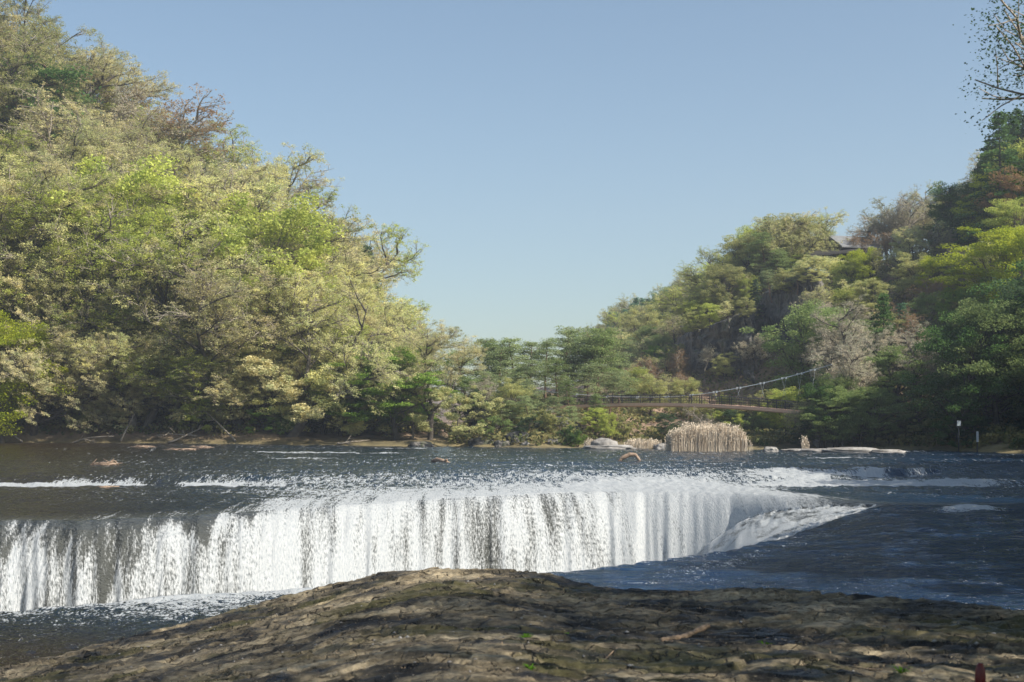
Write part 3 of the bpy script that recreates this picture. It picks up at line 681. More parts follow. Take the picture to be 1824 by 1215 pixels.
# rocky point with the pines
for px, d, top in ((838, 106, 622), (870, 108, 600), (905, 107, 605), (935, 109, 606), (985, 107, 578), (1012, 110, 600), (1040, 108, 588), (1075, 106, 600), (1100, 109, 625),
                   (855, 101, 660), (900, 102, 650), (948, 101.5, 640), (995, 102, 640), (1045, 102, 645), (1085, 103, 660), (925, 98, 695), (965, 98.5, 670), (1020, 98.5, 675), (885, 97, 705), (905, 95.5, 712), (945, 95.8, 700), (985, 96, 705), (1020, 95.4, 722), (1060, 97, 700), (970, 104, 600), (1058, 106, 582), (890, 104, 618), (925, 105, 600)):
    X, Y = at(px, d); h = CAMZ+(HZ-top)/F*d-float(terr(X, Y))
    tree('pine', X, Y, h, 'pine green' if rng.random() < .75 else 'mid green', 'rocky point mid-stream', wide=rng.uniform(.9, 1.15))
for px, d, h, c, k in ((910, 96.5, 3.5, 'olive green', 'bushy'), (960, 94.5, 2.2, 'olive green', 'shrub'), (940, 93.8, 1.5, 'dark green', 'shrub'), (880, 94, 1.6, 'mid green', 'shrub'), (1000, 93.8, 1.6, 'olive green', 'shrub'), (1060, 96, 2.0, 'yellow green', 'bushy'), (1085, 95.5, 1.9, 'yellow green', 'bushy'),
                       (1108, 97, 1.9, 'olive green', 'shrub'), (1015, 92.5, 1.6, 'deep green', 'shrub'), (1030, 92.3, 1.3, 'fresh green', 'shrub'), (865, 98, 4.0, 'grey buff', 'twiggy'),
                       (848, 97.5, 2.8, 'dark green', 'bushy'), (835, 99, 4.2, 'mid green', 'bushy')):
    tree(k, *at(px, d), h, c, 'rocky point foot')
# right: far hill and its green conifers
CR = {'spreading': ['cream green', 'cream green', 'pale straw', 'yellow green', 'olive green'], 'upright': ['pale straw', 'olive green', 'grey buff'], 'twiggy': ['grey buff', 'russet brown'],
      'bushy': ['olive green', 'mid green', 'yellow green', 'fresh green'], 'conifer': ['dark green', 'blue green', 'deep green'], 'pine': ['pine green', 'mid green'], 'shrub': ['olive green', 'grey buff', 'yellow green', 'mid green']}
fill('far right ridge', SKY_R, 1040, 1330, 16, 225, 8, .0, 700, [('spreading', 3), ('bushy', 1)], CR, 4, 9, .3)
fill('far right ridge', SKY_R, 1085, 1185, 9, 205, 4, .03, 700, [('conifer', 1)], {'conifer': ['blue green']}, 4.5, 7, .3)
fill('far right slope', SKY_R, 1090, 1400, 17, 178, 5, .10, 760, [('spreading', 3), ('bushy', 1.5), ('twiggy', .4)], CR, 4, 9, .3)
fill('right mid slope', SKY_R, 1110, 1260, 9, 150, 4, .27, 780, [('spreading', 2), ('bushy', 2), ('pine', .6)], CR, 4, 8, .3)
fill('right slope behind the bridge', SKY_R, 1110, 1225, 8, 131, 3, .42, 790, [('spreading', 2), ('bushy', 1.6), ('twiggy', .8)], CR, 3.5, 7, .3)
fill('right slope behind the bridge', SKY_R, 1110, 1235, 7, 117, 2.5, .62, 790, [('spreading', 1.5), ('bushy', 2.4), ('twiggy', 1)], CR, 3, 6.5, .3)
fill('right slope behind the bridge', SKY_R, 1235, 1450, 9, 112, 2, .76, 790, [('bushy', 2), ('spreading', 1), ('twiggy', .6)], {**CR, 'bushy': ['yellow green', 'olive green', 'fresh green']}, 2, 4, .3)
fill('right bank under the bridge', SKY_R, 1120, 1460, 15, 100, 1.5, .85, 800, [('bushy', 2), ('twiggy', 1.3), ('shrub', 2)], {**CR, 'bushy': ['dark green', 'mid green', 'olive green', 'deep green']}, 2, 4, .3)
CT = {**CR, 'bushy': ['olive green', 'yellow green', 'cream green']}
fill('cliff top', SKY_R, 1240, 1460, 13, 139, 2, .03, 790, [('spreading', 3), ('bushy', 1.5), ('pine', .6)], CT, 3, 7.5, .3)
fill('cliff top', SKY_R, 1240, 1450, 10, 133, 1, .17, 790, [('bushy', 2), ('pine', 1), ('spreading', 1)], CT, 2.5, 5, .3)
tree('spreading', *at(1425, 138), 8.2, 'cream green', 'cliff top', var=3, wide=1.15, z=14.8)
tree('bushy', *at(1410, 137), 6.6, 'olive green', 'cliff top', var=1, wide=1.2, z=15.2)
tree('conifer', *at(1345, 128), 6.5, 'dark green', 'cliff face', z=8.5)
# right slope
fill('right skyline', SKY_R, 1520, 1760, 12, 140, 3, .0, 790, [('upright', 2), ('twiggy', 2), ('spreading', 1)], {**CR, 'upright': ['pale straw', 'grey buff', 'olive green']}, 4, 9, .3)
fill('right skyline', SKY_R, 1690, 1850, 11, 124, 3, .0, 790, [('conifer', 3), ('bushy', 1)], {'conifer': ['dark green', 'deep green'], 'bushy': ['fresh green', 'deep green']}, 4, 11, .3)
fill('right upper slope', SKY_R, 1470, 1900, 22, 128, 2.5, .13, 790, [('spreading', 2), ('bushy', 2), ('twiggy', 1)], {**CR, 'bushy': ['yellow green', 'olive green', 'cream green', 'lime green', 'orange']}, 4, 9, .3)
fill('right mid slope', SKY_R, 1470, 1900, 22, 117, 2.5, .30, 790, [('spreading', 1.6), ('bushy', 2.4), ('twiggy', .8), ('conifer', .4)], {**CR, 'bushy': ['yellow green', 'olive green', 'cream green', 'lime green', 'cream green']}, 4, 9, .3)
fill('right lower slope', SKY_R, 1440, 1900, 20, 106, 2, .48, 790, [('bushy', 2), ('spreading', 1), ('twiggy', 1), ('conifer', 1)], {**CR, 'bushy': ['yellow green', 'mid green', 'olive green', 'fresh green']}, 4, 9, .3)
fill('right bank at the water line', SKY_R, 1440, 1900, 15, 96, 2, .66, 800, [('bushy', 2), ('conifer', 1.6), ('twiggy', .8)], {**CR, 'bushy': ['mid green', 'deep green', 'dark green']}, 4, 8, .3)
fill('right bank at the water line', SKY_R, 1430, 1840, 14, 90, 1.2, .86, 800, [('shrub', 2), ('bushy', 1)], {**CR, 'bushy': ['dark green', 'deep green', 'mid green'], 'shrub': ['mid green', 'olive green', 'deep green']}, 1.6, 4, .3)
tree('upright', *at(1502, 91.2), 7.0, 'grey buff', 'right bank at the water line', var=0)
for _p, _h in ((1470, 3.2), (1500, 3.6), (1530, 3.2), (1560, 3.6)): tree('bushy', *at(_p, 88.8), _h, 'mid green', 'right bank at the water line', wide=1.2)
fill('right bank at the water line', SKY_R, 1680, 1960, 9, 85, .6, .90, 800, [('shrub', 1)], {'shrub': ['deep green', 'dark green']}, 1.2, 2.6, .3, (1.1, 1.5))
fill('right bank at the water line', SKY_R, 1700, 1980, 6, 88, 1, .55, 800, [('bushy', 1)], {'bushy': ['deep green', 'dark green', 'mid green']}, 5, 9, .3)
tree('upright', *at(1640, 92), 8.2, 'grey buff', 'right bank at the water line', var=1, wide=1.15)
tree('upright', *at(1515, 99), 8.5, 'grey buff', 'right bank at the water line', var=2, wide=1.25)
tree('conifer', *at(1575, 95), 9.0, 'deep green', 'right bank at the water line', var=2)
tree('twiggy', *at(1432, 89.5), 3.6, 'cream green', 'bank under bridge', var=1)
tree('bushy', *at(1462, 89.5), 3.9, 'deep green', 'bank under bridge')
tree('bushy', *at(1490, 90), 4.4, 'mid green', 'bank under bridge')
tree('bushy', *at(1400, 95), 3.4, 'yellow green', 'right bank at the water line')
tree('bushy', *at(1775, 106), 7.0, 'lime green', 'right lower slope', var=3, wide=1.3)
tree('bushy', *at(1835, 102), 7.5, 'lime green', 'right lower slope', var=1, wide=1.2)
tree('bushy', *at(1765, 121), 7.0, 'lime green', 'right mid slope', var=0, wide=1.1)
tree('bushy', *at(1810, 118), 7.5, 'russet brown', 'right mid slope', var=2, wide=1.2)
tree('bushy', *at(1840, 86), 7.5, 'mid green', 'right bank at the water line', var=1, wide=1.2)
tree('bushy', *at(1760, 87), 6.5, 'mid green', 'right bank at the water line', var=0, wide=1.2)
# beyond the right edge: bank trees whose shade falls over the water
for X, Y, h, k, c in ((37, 78, 8, 'bushy', 'mid green'), (34, 70, 9, 'conifer', 'dark green'), (39, 66, 9, 'bushy', 'deep green'), (29, 61, 9, 'conifer', 'dark green'), (33, 57, 10, 'bushy', 'mid green'), (28, 52, 11, 'bushy', 'deep green'),
                      (31, 48, 11, 'conifer', 'dark green'), (27, 44, 10, 'bushy', 'mid green'), (22, 41, 9, 'conifer', 'deep green'), (27, 33, 10, 'conifer', 'dark green'), (20, 33, 8, 'bushy', 'mid green'), (22, 25, 9, 'conifer', 'deep green'), (18.5, 28, 8.5, 'bushy', 'deep green'), (25, 33, 8, 'bushy', 'mid green'), (16, 22, 8, 'bushy', 'dark green')):
    tree(k, X, Y, h, c, 'right bank beyond the frame', wide=1.2)
for X, Y, h, k, v, c in ((8.45, 11.9, 8.7, 'near', 0, 'dark green'), (12.2, 5.5, 14.5, 'overhead', 0, 'olive green'), (8.8, 8.0, 8.6, 'overhead', 0, 'olive green'), (11.2, 6.6, 9.5, 'overhead', 1, 'mid green'), (8.6, 4.9, 12.5, 'overhead', 1, 'olive green'), (12.5, 9.8, 9.5, 'overhead', 0, 'deep green'), (11.0, 13.0, 8.0, 'overhead', 1, 'mid green'), (5.0, 1.4, 8.0, 'overhead', 0, 'cream green'), (5.6, 0.0, 9.5, 'near', 0, 'cream green'), (9.6, 3.0, 9.5, 'near', 0, 'olive green')):
    tree(k, X, Y, h, c, 'near bank by the viewer', var=v, z=float(rock_z(X, Y, False))-.1)
# labels
REG = {'left bank at the water line': 'left waterline', 'left bank second row': 'left lower bank', 'rocky point mid-stream': 'rocky point', 'right slope behind the bridge': 'slope behind bridge', 'right bank under the bridge': 'bank under bridge', 'right bank at the water line': 'right waterline', 'right bank beyond the frame': 'near right bank', 'near bank by the viewer': 'foreground bank'}
for t in TREES: t['region'] = REG.get(t['region'], t['region'])
def ordinal(i):
    w_ = ['leftmost', 'second from the left', 'third from the left', 'fourth from the left', 'fifth from the left', 'sixth from the left', 'seventh from the left', 'eighth from the left', 'ninth from the left', 'tenth from the left', 'eleventh from the left', 'twelfth from the left']
    return w_[i] if i < len(w_) else f'{i+1}th from the left'
by = {}
for t in TREES: by.setdefault((t['region'], t['colour'], t['kind']), []).append(t)
for (reg, colr, kind), l in by.items():
    l.sort(key=lambda t: t['px'])
    c_ = 'leafless grey' if kind == 'bare' else colr
    for i, t in enumerate(l):
        if len(l) == 1: lab = f'the only {c_} {KN[kind]} on the {reg}'
        else: lab = f'{c_} {KN[kind]} on the {reg}, {ordinal(i)}'
        tag(t['o'], lab, 'shrub' if kind == 'shrub' else 'tree', f'{KN[kind]}s on the {reg}'[:70])

# undergrowth: uncountable brush over the banks
def undergrowth():
    r = np.random.default_rng(5); n = 260000
    px = r.uniform(-200, 2100, n); d = 80+70*r.random(n)**1.6
    X = (px-CX)/F*d; Z = terr(X, d)
    keep = (Z > np.where(px < 800, 1.25, 0.62)) & (fbm(X/5, d/5, 3, 3) > -0.25); X, Y, Z = X[keep], d[keep], Z[keep]
    cen = np.stack([X, Y, Z+r.uniform(0, .55, len(X))], 1)
    V, Fq = leaves(r, cen, .10, .3)
    o = link('undergrowth', mesh_np('undergrowth', V, [Fq], False), leaf_mat('undergrowth_leaf', (.20, .19, .08), .6)); tag(o, 'low brush and leaf litter plants covering the wooded banks', 'undergrowth', kind='stuff')
undergrowth()

# ---------------------------------------------------------------- cliffs and boulders
M_cliff = simple_mat('cliff_rock', [(0.40, (0.03, 0.03, 0.03)), (0.48, (0.09, 0.085, 0.075)), (0.56, (0.20, 0.18, 0.16)), (0.64, (0.08, 0.09, 0.045))], 1.1, .9, 1.0, 1.6, stretch=(1, 1, .8), detail=9)
M_cliff.node_tree.nodes['Bump'].inputs['Distance'].default_value = .5
def cliff(name, plan, tops, z0, back, amp, label, seed):
    """plan: list (px, d); tops: list of (px, top z). A closed block with a rough front."""
    plan = np.array(plan, float); nu = 240; nv = 110
    s = np.linspace(0, 1, len(plan)); u = np.linspace(0, 1, nu)
    px = np.interp(u, s, plan[:, 0]); d = np.interp(u, s, plan[:, 1])
    tp = np.array(tops, float); zt = np.interp(px, tp[:, 0], tp[:, 1])
    v = np.linspace(0, 1, nv)
    X = np.broadcast_to((px-CX)/F*d, (nv, nu)); Y = np.broadcast_to(d, (nv, nu)).copy(); Z = z0+(zt-z0)[None, :]*v[:, None]
    fl = fbm(X/2.0+seed, Z/5.0, seed, 5); bl = np.abs(fbm(X/3.0, Z/3.2, seed+3, 4))*1.5; dt = fbm(X/.5, Z/.6, seed+5, 3)
    Y = Y-amp*(fl*.9+bl*1.6-.4+dt*.16)+1.2*amp*v[:, None]**2
    q = fbm(X/1.3+seed, Z/2.6, seed+20, 3)*3.2; fq = q-np.floor(q); Y = Y-amp*.55*(np.floor(q)+ss(0, .22, fq))*.5
    q = fbm(X/.55+seed, Z/.8, seed+30, 2)*2.5; fq = q-np.floor(q); Y = Y-amp*.16*(np.floor(q)+ss(0, .25, fq))
    X = X+amp*.3*fbm(X/2, Z/2, seed+9, 3)
    top_b = [np.stack([X[-1], Y[-1]+b, Z[-1]+.15*fbm(X[-1]/1, Y[-1]*0+b, 3, 2)], -1) for b in np.linspace(.5, back, 6)]
    bot_b = [np.stack([X[0], Y[0]+back, Z[0]], -1)]
    G = np.concatenate([np.stack(bot_b), np.stack([X, Y, Z], -1), np.stack(top_b)], 0)
    o = link(name, mesh_np(name, G.reshape(-1, 3), [grid_faces(G.shape[0], nu)], True), M_cliff)
    tag(o, label, 'cliff', kind='structure'); return o
cliff('cliff', [(1218, 133), (1232, 129), (1285, 126), (1318, 123.5), (1342, 122.5), (1352, 130.5), (1366, 130), (1372, 128), (1400, 124.5), (1440, 121), (1462, 120), (1478, 128)],
      [(1200, 7.5), (1225, 10.2), (1300, 11.2), (1345, 12), (1358, 13.4), (1400, 14.6), (1450, 15.0), (1475, 14), (1500, 12)], 2.5, 8, .75, 'tall dark rock cliff under the hilltop house, right of the bridge', 3)
cliff('river_cliff', [(826, 104), (838, 99), (852, 96.5), (872, 96), (888, 98), (900, 103)], [(820, .9), (840, 2.0), (860, 3.2), (885, 3.6), (905, 3.0)], -.5, 5, .28, 'small grey cliff at the left end of the pine covered point', 9)
M_boulder = simple_mat('boulder_stone', [(0.3, (0.14, 0.125, 0.11)), (0.5, (0.28, 0.26, 0.235)), (0.7, (0.42, 0.40, 0.37))], 1.4, .9, .8, 6)
def boulder(name, px, d, sx, sy, sz, label, seed, z=None, mat=None, group=None, cat='boulder', rot=0):
    nu, nv = 40, 22
    th = np.linspace(0, 2*np.pi, nu, endpoint=False); ph = np.linspace(.03, np.pi-.03, nv)
    PH, TH = np.meshgrid(ph, th, indexing='ij')
    x, y, zz = np.sin(PH)*np.cos(TH), np.sin(PH)*np.sin(TH), np.cos(PH)
    f = 1+.28*fbm(x*1.3+seed*5, y*1.3, zz*1.3, 4)
    x, y, zz = [np.sign(q)*np.abs(q)**.82 for q in (x, y, zz)]
    f = np.where(f > 1.1, 1.1+(f-1.1)*.3, f)
    V = np.stack([x*f*sx, y*f*sy, zz*f*sz], -1).reshape(-1, 3)
    i = np.arange(nv-1)[:, None]*nu; j = np.arange(nu)[None, :]; j2 = (j+1) % nu
    Fq = np.stack([i+j, i+nu+j, i+nu+j2, i+j2], -1).reshape(-1, 4)
    nb = len(V); V = np.concatenate([V, [[0, 0, V[:nu, 2].mean()]], [[0, 0, V[-nu:, 2].mean()]]])
    jj = np.arange(nu); t1 = np.stack([jj, (jj+1) % nu, np.full(nu, nb)], 1); t2 = np.stack([(jj+1) % nu+(nv-1)*nu, jj+(nv-1)*nu, np.full(nu, nb+1)], 1)
    X, Y = at(px, d); zb = float(terr(X, Y)) if z is None else z
    o = link(name, mesh_np(name, V, [Fq, t1, t2]), mat or M_boulder, loc=(X, Y, zb)); o.rotation_euler[2] = rot
    tag(o, label, cat, group); return o
W = lambda px, d: float(upper_z(np.array(float(px)), np.array(float(d))))
boulder('boulder', 1078, 90, .85, .6, .52, 'big grey boulder with a dark hollow left of the reed bed', 1, .62)
boulder('boulder', 1085, 88.8, 1.6, .7, .22, 'low flat rock slab just in front of the big grey boulder', 2, .52)
boulder('boulder', 1178, 89, .48, .4, .30, 'small rounded grey boulder at the left foot of the reed bed', 3, .52)
boulder('boulder', 938, 92.5, .35, .3, .30, 'small pale stone at the waterline below the rocky point', 4, .6)
boulder('boulder', 948, 96, 1.5, .8, 1.3, 'pale brown rock face between the pines above the waterline', 5, .8)
boulder('boulder', 1000, 97.5, 1.3, .9, 1.5, mat=M_cliff, z=.9, label='tall pale scree covered rock behind the green shrub on the point', seed=6)
boulder('boulder', 925, 93.5, 1.1, .6, .75, 'dark grey rock at the foot of the pine covered point', 7, .7, mat=M_cliff)
boulder('boulder', 750, 93.5, .8, .5, .28, 'dark low rock at the right end of the left bank', 8, .6, mat=M_cliff)
boulder('boulder', 860, 93.6, .9, .5, .55, 'dark wet rock at the foot of the small grey cliff', 14, .6, mat=M_cliff)
boulder('boulder', 985, 92.6, .8, .5, .5, 'dark rock left of the round green shrub at the waterline', 15, .6, mat=M_cliff)
boulder('boulder', 895, 93.0, .6, .4, .35, 'low dark rock between the small cliff and the pines', 16, .6, mat=M_cliff)
boulder('boulder', 1372, 83, .42, .4, .24, 'small dark stone right of the reed bed at the waterline', 9, .50)
boulder('rock_ledge', 1515, 82, 1.6, .8, .20, 'long pale rock ledge along the right shore', 10, .52, cat='rock')
boulder('rock_ledge', 1465, 83, 1.2, .7, .13, 'flat pale ledge left of the long shore ledge', 11, .50, cat='rock')
boulder('rock_ledge', 1578, 81, 1.0, .6, .12, 'thin pale ledge at the right end of the shore ledges', 12, .50, cat='rock')
boulder('rock_ledge', 1420, 84, .9, .5, .10, 'narrow low ledge between dark stone and shore ledges', 13, .50, cat='rock')

for _p, _d, _z, _h, _k, _c in ((1240, 125.5, 9.6, 2.2, 'bushy', 'olive green'), (1265, 124.8, 10.4, 2.0, 'bushy', 'yellow green'), (1300, 124, 10.6, 2.2, 'spreading', 'cream green'), (1330, 122.6, 10.8, 2.0, 'bushy', 'olive green'),
        (1290, 123.4, 5.6, 2.4, 'bushy', 'olive green'), (1350, 121.6, 6.5, 3.2, 'spreading', 'grey buff'), (1375, 126, 12.8, 2.8, 'pine', 'pine green'), (1395, 124.4, 13.0, 2.4, 'bushy', 'olive green'), (1420, 122.4, 13.2, 2.6, 'pine', 'pine green'),
        (1445, 121, 13.4, 2.8, 'bushy', 'cream green'), (1455, 118.6, 10.6, 3.0, 'spreading', 'cream green'), (1255, 124.2, 6.6, 2.2, 'twiggy', 'grey buff')):
    t_ = tree(_k, *at(_p, _d), _h, _c, 'cliff face', z=_z, wide=1.2)
by2 = {}
for t in TREES:
    if t['region'] == 'cliff face': by2.setdefault((t['colour'], t['kind']), []).append(t)
for (colr, kind), l in by2.items():
    l.sort(key=lambda t: t['px'])
    for i, t in enumerate(l): tag(t['o'], f'small {colr} {KN[kind]} rooted on the dark cliff, {ordinal(i) if len(l) > 1 else "the only one"}', 'shrub' if kind == 'shrub' else 'tree', f'{KN[kind]}s on the cliff face')

# ---------------------------------------------------------------- reeds
M_reed = simple_mat('dry_reed', [(0.3, (0.55, 0.45, 0.33)), (0.7, (0.80, 0.69, 0.54))], 1.2, .9)
def reeds(px0, px1, d, dd, n, h0, h1, label, seed, z=.45):
    r = np.random.default_rng(seed); T = Tubes(); V = []; Fc = []
    X0, X1 = (px0-CX)/F*d, (px1-CX)/F*d
    x = r.uniform(X0, X1, n); y = d+r.uniform(-dd, dd, n); e = (x-(X0+X1)/2)/((X1-X0)/2)
    h = (h0+(h1*1.12-h0)*r.random(n)**.9)*(1-.32*np.abs(e)**4)*(1+.22*fbm(x/.45, y/.6, seed, 3))
    az = r.uniform(0, 6.28, n); ln = r.uniform(.02, .15, n)*h; wv = .005+.004*r.random(n)
    dx, dy = np.cos(az), np.sin(az); zf = z-.1
    # blade of three levels, crossed width vector
    wx, wy = -dy*wv, dx*wv
    lv = [0, .5, .85, 1.0]; wd = [1, .9, 1.5, .3]
    P_ = []
    for l_, q in zip(lv, wd):
        cx_, cy_, cz_ = x+dx*ln*l_**2, y+dy*ln*l_**2, zf+h*l_
        P_.append(np.stack([np.stack([cx_-wx*q, cy_-wy*q, cz_], 1), np.stack([cx_+wx*q, cy_+wy*q, cz_], 1)], 1))
    V = np.stack(P_, 1).reshape(-1, 3); b = (np.arange(n)*8)[:, None]
    Fq = np.concatenate([b+np.array([[0, 1, 3, 2]])+2*k for k in range(3)])
    # plume
    m = n; pl = np.stack([x+dx*ln, y+dy*ln, zf+h*.97], 1)+r.normal(size=(m, 3))*np.array([.03, .03, .05])
    V2, F2 = leaves(r, pl, .022, 0, 2.4)
    o = link('reed_bed', mesh_np('reed_bed', np.concatenate([V, V2]), [Fq, F2+len(V)], False), M_reed)
    tag(o, label, 'reeds', kind='stuff')
reeds(1192, 1325, 84.5, 1.3, 12000, .6, 1.5, 'tall stand of dry beige reeds at the far water edge', 1)
reeds(1182, 1334, 84.8, 1.8, 700, .2, 1.0, 'thin outlying dry reeds straggling around the tall stand', 6)
reeds(1112, 1178, 90, .5, 900, .3, .62, 'thin low dry reeds between the boulders', 2, .5)
reeds(1040, 1062, 91, .3, 250, .3, .6, 'small dry reed tuft left of the big boulder', 3, .5)
reeds(1428, 1440, 86, .3, 120, .3, .8, 'small upright reed tuft right of the big reed bed', 4, .5)

# ---------------------------------------------------------------- suspension footbridge
M_deck = simple_mat('deck_paint', [(0.3, (0.68, 0.40, 0.27)), (0.7, (0.80, 0.52, 0.37))], 2, .6)
M_rail = simple_mat('dark_rail_steel', [(0.3, (0.02, 0.02, 0.022)), (0.7, (0.05, 0.05, 0.05))], 5, .5)
M_cable = simple_mat('galvanised_cable', [(0.3, (0.32, 0.36, 0.38)), (0.7, (0.45, 0.49, 0.51))], 5, .4)
def bridge():
    pts = [(985, 716.5, 102), (1040, 721, 101), (1100, 718.5, 99.5), (1160, 717.5, 98), (1230, 718, 96.5), (1300, 721, 95), (1360, 725.5, 93.8), (1420, 731, 92.5), (1470, 735, 91.5)]
    pts[0] = (985, 724, 102)
    ctr = np.array([P(*p) for p in pts]); s = np.linspace(0, 1, len(ctr)); t = np.linspace(0, 1, 121)
    c = np.stack([np.interp(t, s, ctr[:, i]) for i in range(3)], 1)
    k = np.ones(9)/9; k2 = np.ones(31)/31
    for i in range(3):
        q = np.pad(c[:, i], 15, mode='reflect', reflect_type='odd'); c[:, i] = np.convolve(q, k2, 'valid')
    root = empty('footbridge', tuple(c[60]), 'long reddish suspension footbridge with dark railings spanning the river', 'bridge')
    c0 = c-c[60]; tg = np.gradient(c0, axis=0); tg /= np.linalg.norm(tg, axis=1)[:, None]
    sd_ = np.cross(tg, [0, 0, 1]); sd_ /= np.linalg.norm(sd_, axis=1)[:, None]
    hw = .75
    prof = [(-hw, 0), (-hw, -.20), (-hw+.12, -.26), (hw-.12, -.26), (hw, -.20), (hw, 0)]
    ring = np.stack([c0+sd_*a+np.array([0, 0, b]) for a, b in prof], 1); nn_ = len(prof)
    i = np.arange(120)[:, None]*nn_; j = np.arange(nn_)[None, :]; j2 = (j+1) % nn_
    link('deck', mesh_np('deck', ring.reshape(-1, 3), [np.stack([i+j, i+j2, i+nn_+j2, i+nn_+j], -1).reshape(-1, 4)], False), M_deck, root)
    for sg in (-1, 1):
        T = Tubes()
        for hh_, rr_ in ((.55, .022), (.38, .012), (.2, .012)):
            T.tube(c0+sd_*sg*(hw-.06)+np.array([0, 0, hh_]), rr_, 4)
        for q in range(0, 121, 1):
            p = c0[q]+sd_[q]*sg*(hw-.06); T.box(p+np.array([0, 0, .28]), .018, .018, .56)
            if q < 120:
                p2 = (c0[q]+c0[q+1])/2+sd_[q]*sg*(hw-.06); T.box(p2+np.array([0, 0, .28]), .012, .012, .54)
        link('railing', T.mesh('railing', False), M_rail, root)
        for q in range(2, 120, 4):
            T = Tubes(); p = c0[q]+sd_[q]*sg*(hw-.06); T.box(p+np.array([0, 0, .30]), .045, .045, .60)
            link('railing_post', T.mesh('railing_post', False), M_rail, root)
    # main cables: lowest near px 1190, rising to both banks
    cp = [(890, 690, 104), (1010, 701.5, 101.5), (1100, 707.5, 99.5), (1190, 708, 97.3), (1260, 701, 95.8), (1330, 689, 94.5), (1400, 673, 93), (1440, 661.5, 92.2), (1478, 650, 91.6)]
    cc = np.array([P(*p) for p in cp]); s = np.linspace(0, 1, len(cc)); t = np.linspace(0, 1, 81)
    ca = np.stack([np.interp(t, s, cc[:, i]) for i in range(3)], 1)
    for i in range(3):
        q = np.pad(ca[:, i], 4, mode='reflect', reflect_type='odd'); ca[:, i] = np.convolve(q, k, 'valid')
    ca -= c[60]
    for sg in (-1, 1):
        T = Tubes(); pc = ca+np.array([0.0, sg*.7, 0]); T.tube(pc, .022, 5); cb_ = link('main_cable', T.mesh('main_cable'), M_cable, root)
        for q in range(6, 78, 6):
            T = Tubes(); T.box(pc[q], .12, .10, .13); link('cable_clamp', T.mesh('cable_clamp', False), M_cable, cb_)
            j = int(np.argmin(np.abs(c0[:, 0]-pc[q, 0])))
            if 2 < j < 118 and pc[q, 2] > c0[j, 2]+.1:
                T = Tubes(); T.tube(np.array([pc[q], c0[j]+sd_[j]*(-sg)*(hw-.05)]), .008, 3); link('hanger', T.mesh('hanger'), M_cable, root)
    # anchor pillars hidden in the trees
    for e in (0, -1):
        T = Tubes(); p = c0[e]; T.box(p+np.array([0, 0, -1.6]), 1.2, 1.8, 3.0); link('abutment', T.mesh('abutment', False), M_boulder, root)
bridge()

# ---------------------------------------------------------------- house on the cliff
M_roof = simple_mat('slate_roof', [(0.3, (0.16, 0.165, 0.17)), (0.7, (0.26, 0.265, 0.27))], 3, .6, .4, 12)
M_darkwood = simple_mat('dark_timber', [(0.3, (0.02, 0.018, 0.016)), (0.7, (0.05, 0.045, 0.04))], 3, .8)
M_plaster = simple_mat('pale_plaster', [(0.3, (0.50, 0.50, 0.50)), (0.7, (0.66, 0.66, 0.66))], 3, .8)
def gable(T, x0, x1, y0, y1, ze, zr, th=.12):
    ym = (y0+y1)/2; base = T.n
    v = []
    for x in (x0, x1):
        for (y, z) in ((y0, ze), (ym, zr), (y1, ze), (y1, ze-th), (ym, zr-th), (y0, ze-th)): v.append((x, y, z))
    T.V.append(np.array(v, float)); T.n += 12
    T.F4.append(base+np.array([[0, 1, 7, 6], [1, 2, 8, 7], [2, 3, 9, 8], [3, 4, 10, 9], [4, 5, 11, 10], [5, 0, 6, 11], [0, 5, 4, 1], [1, 4, 3, 2], [6, 7, 10, 11], [7, 8, 9, 10]])); T.M4.append(np.zeros(10, int))
def house():
    o = P(1500, 462, 137); root = empty('hilltop_house', o, 'dark timber house with grey roofs on the cliff top', 'house')
    T = Tubes(); gable(T, -1.2, 3.4, -1.8, 3.0, 1.05, 2.35); r1 = link('roof', T.mesh('roof', False), M_roof, root)
    r1.rotation_euler = (0, 0, .35)
    T = Tubes(); gable(T, -3.9, 1.2, -2.4, .6, .55, .95, .2); r2 = link('veranda_roof', T.mesh('veranda_roof', False), M_darkwood, root); r2.rotation_euler = (0, -.10, .1)
    T = Tubes(); T.box((1.1, .5, -.2), 3.8, 3.6, 2.3); link('wall', T.mesh('wall', False), M_darkwood, root)
    for x in (-3.2, -1.5, .4):
        T = Tubes(); T.box((x, -1.9, -.75), .14, .14, 2.3); link('post', T.mesh('post', False), M_darkwood, root)
    T = Tubes(); T.box((-1.8, -1.7, -1.25), .55, .3, 1.1); link('wall_panel', T.mesh('wall_panel', False), M_plaster, root)
    T = Tubes(); T.box((-1.2, -.6, -2.0), 5.6, 3.4, .22); link('floor_deck', T.mesh('floor_deck', False), M_darkwood, root)
    T = Tubes(); T.box((2.6, .2, 2.3), .22, .22, .9); link('chimney', T.mesh('chimney', False), M_darkwood, root)
house()

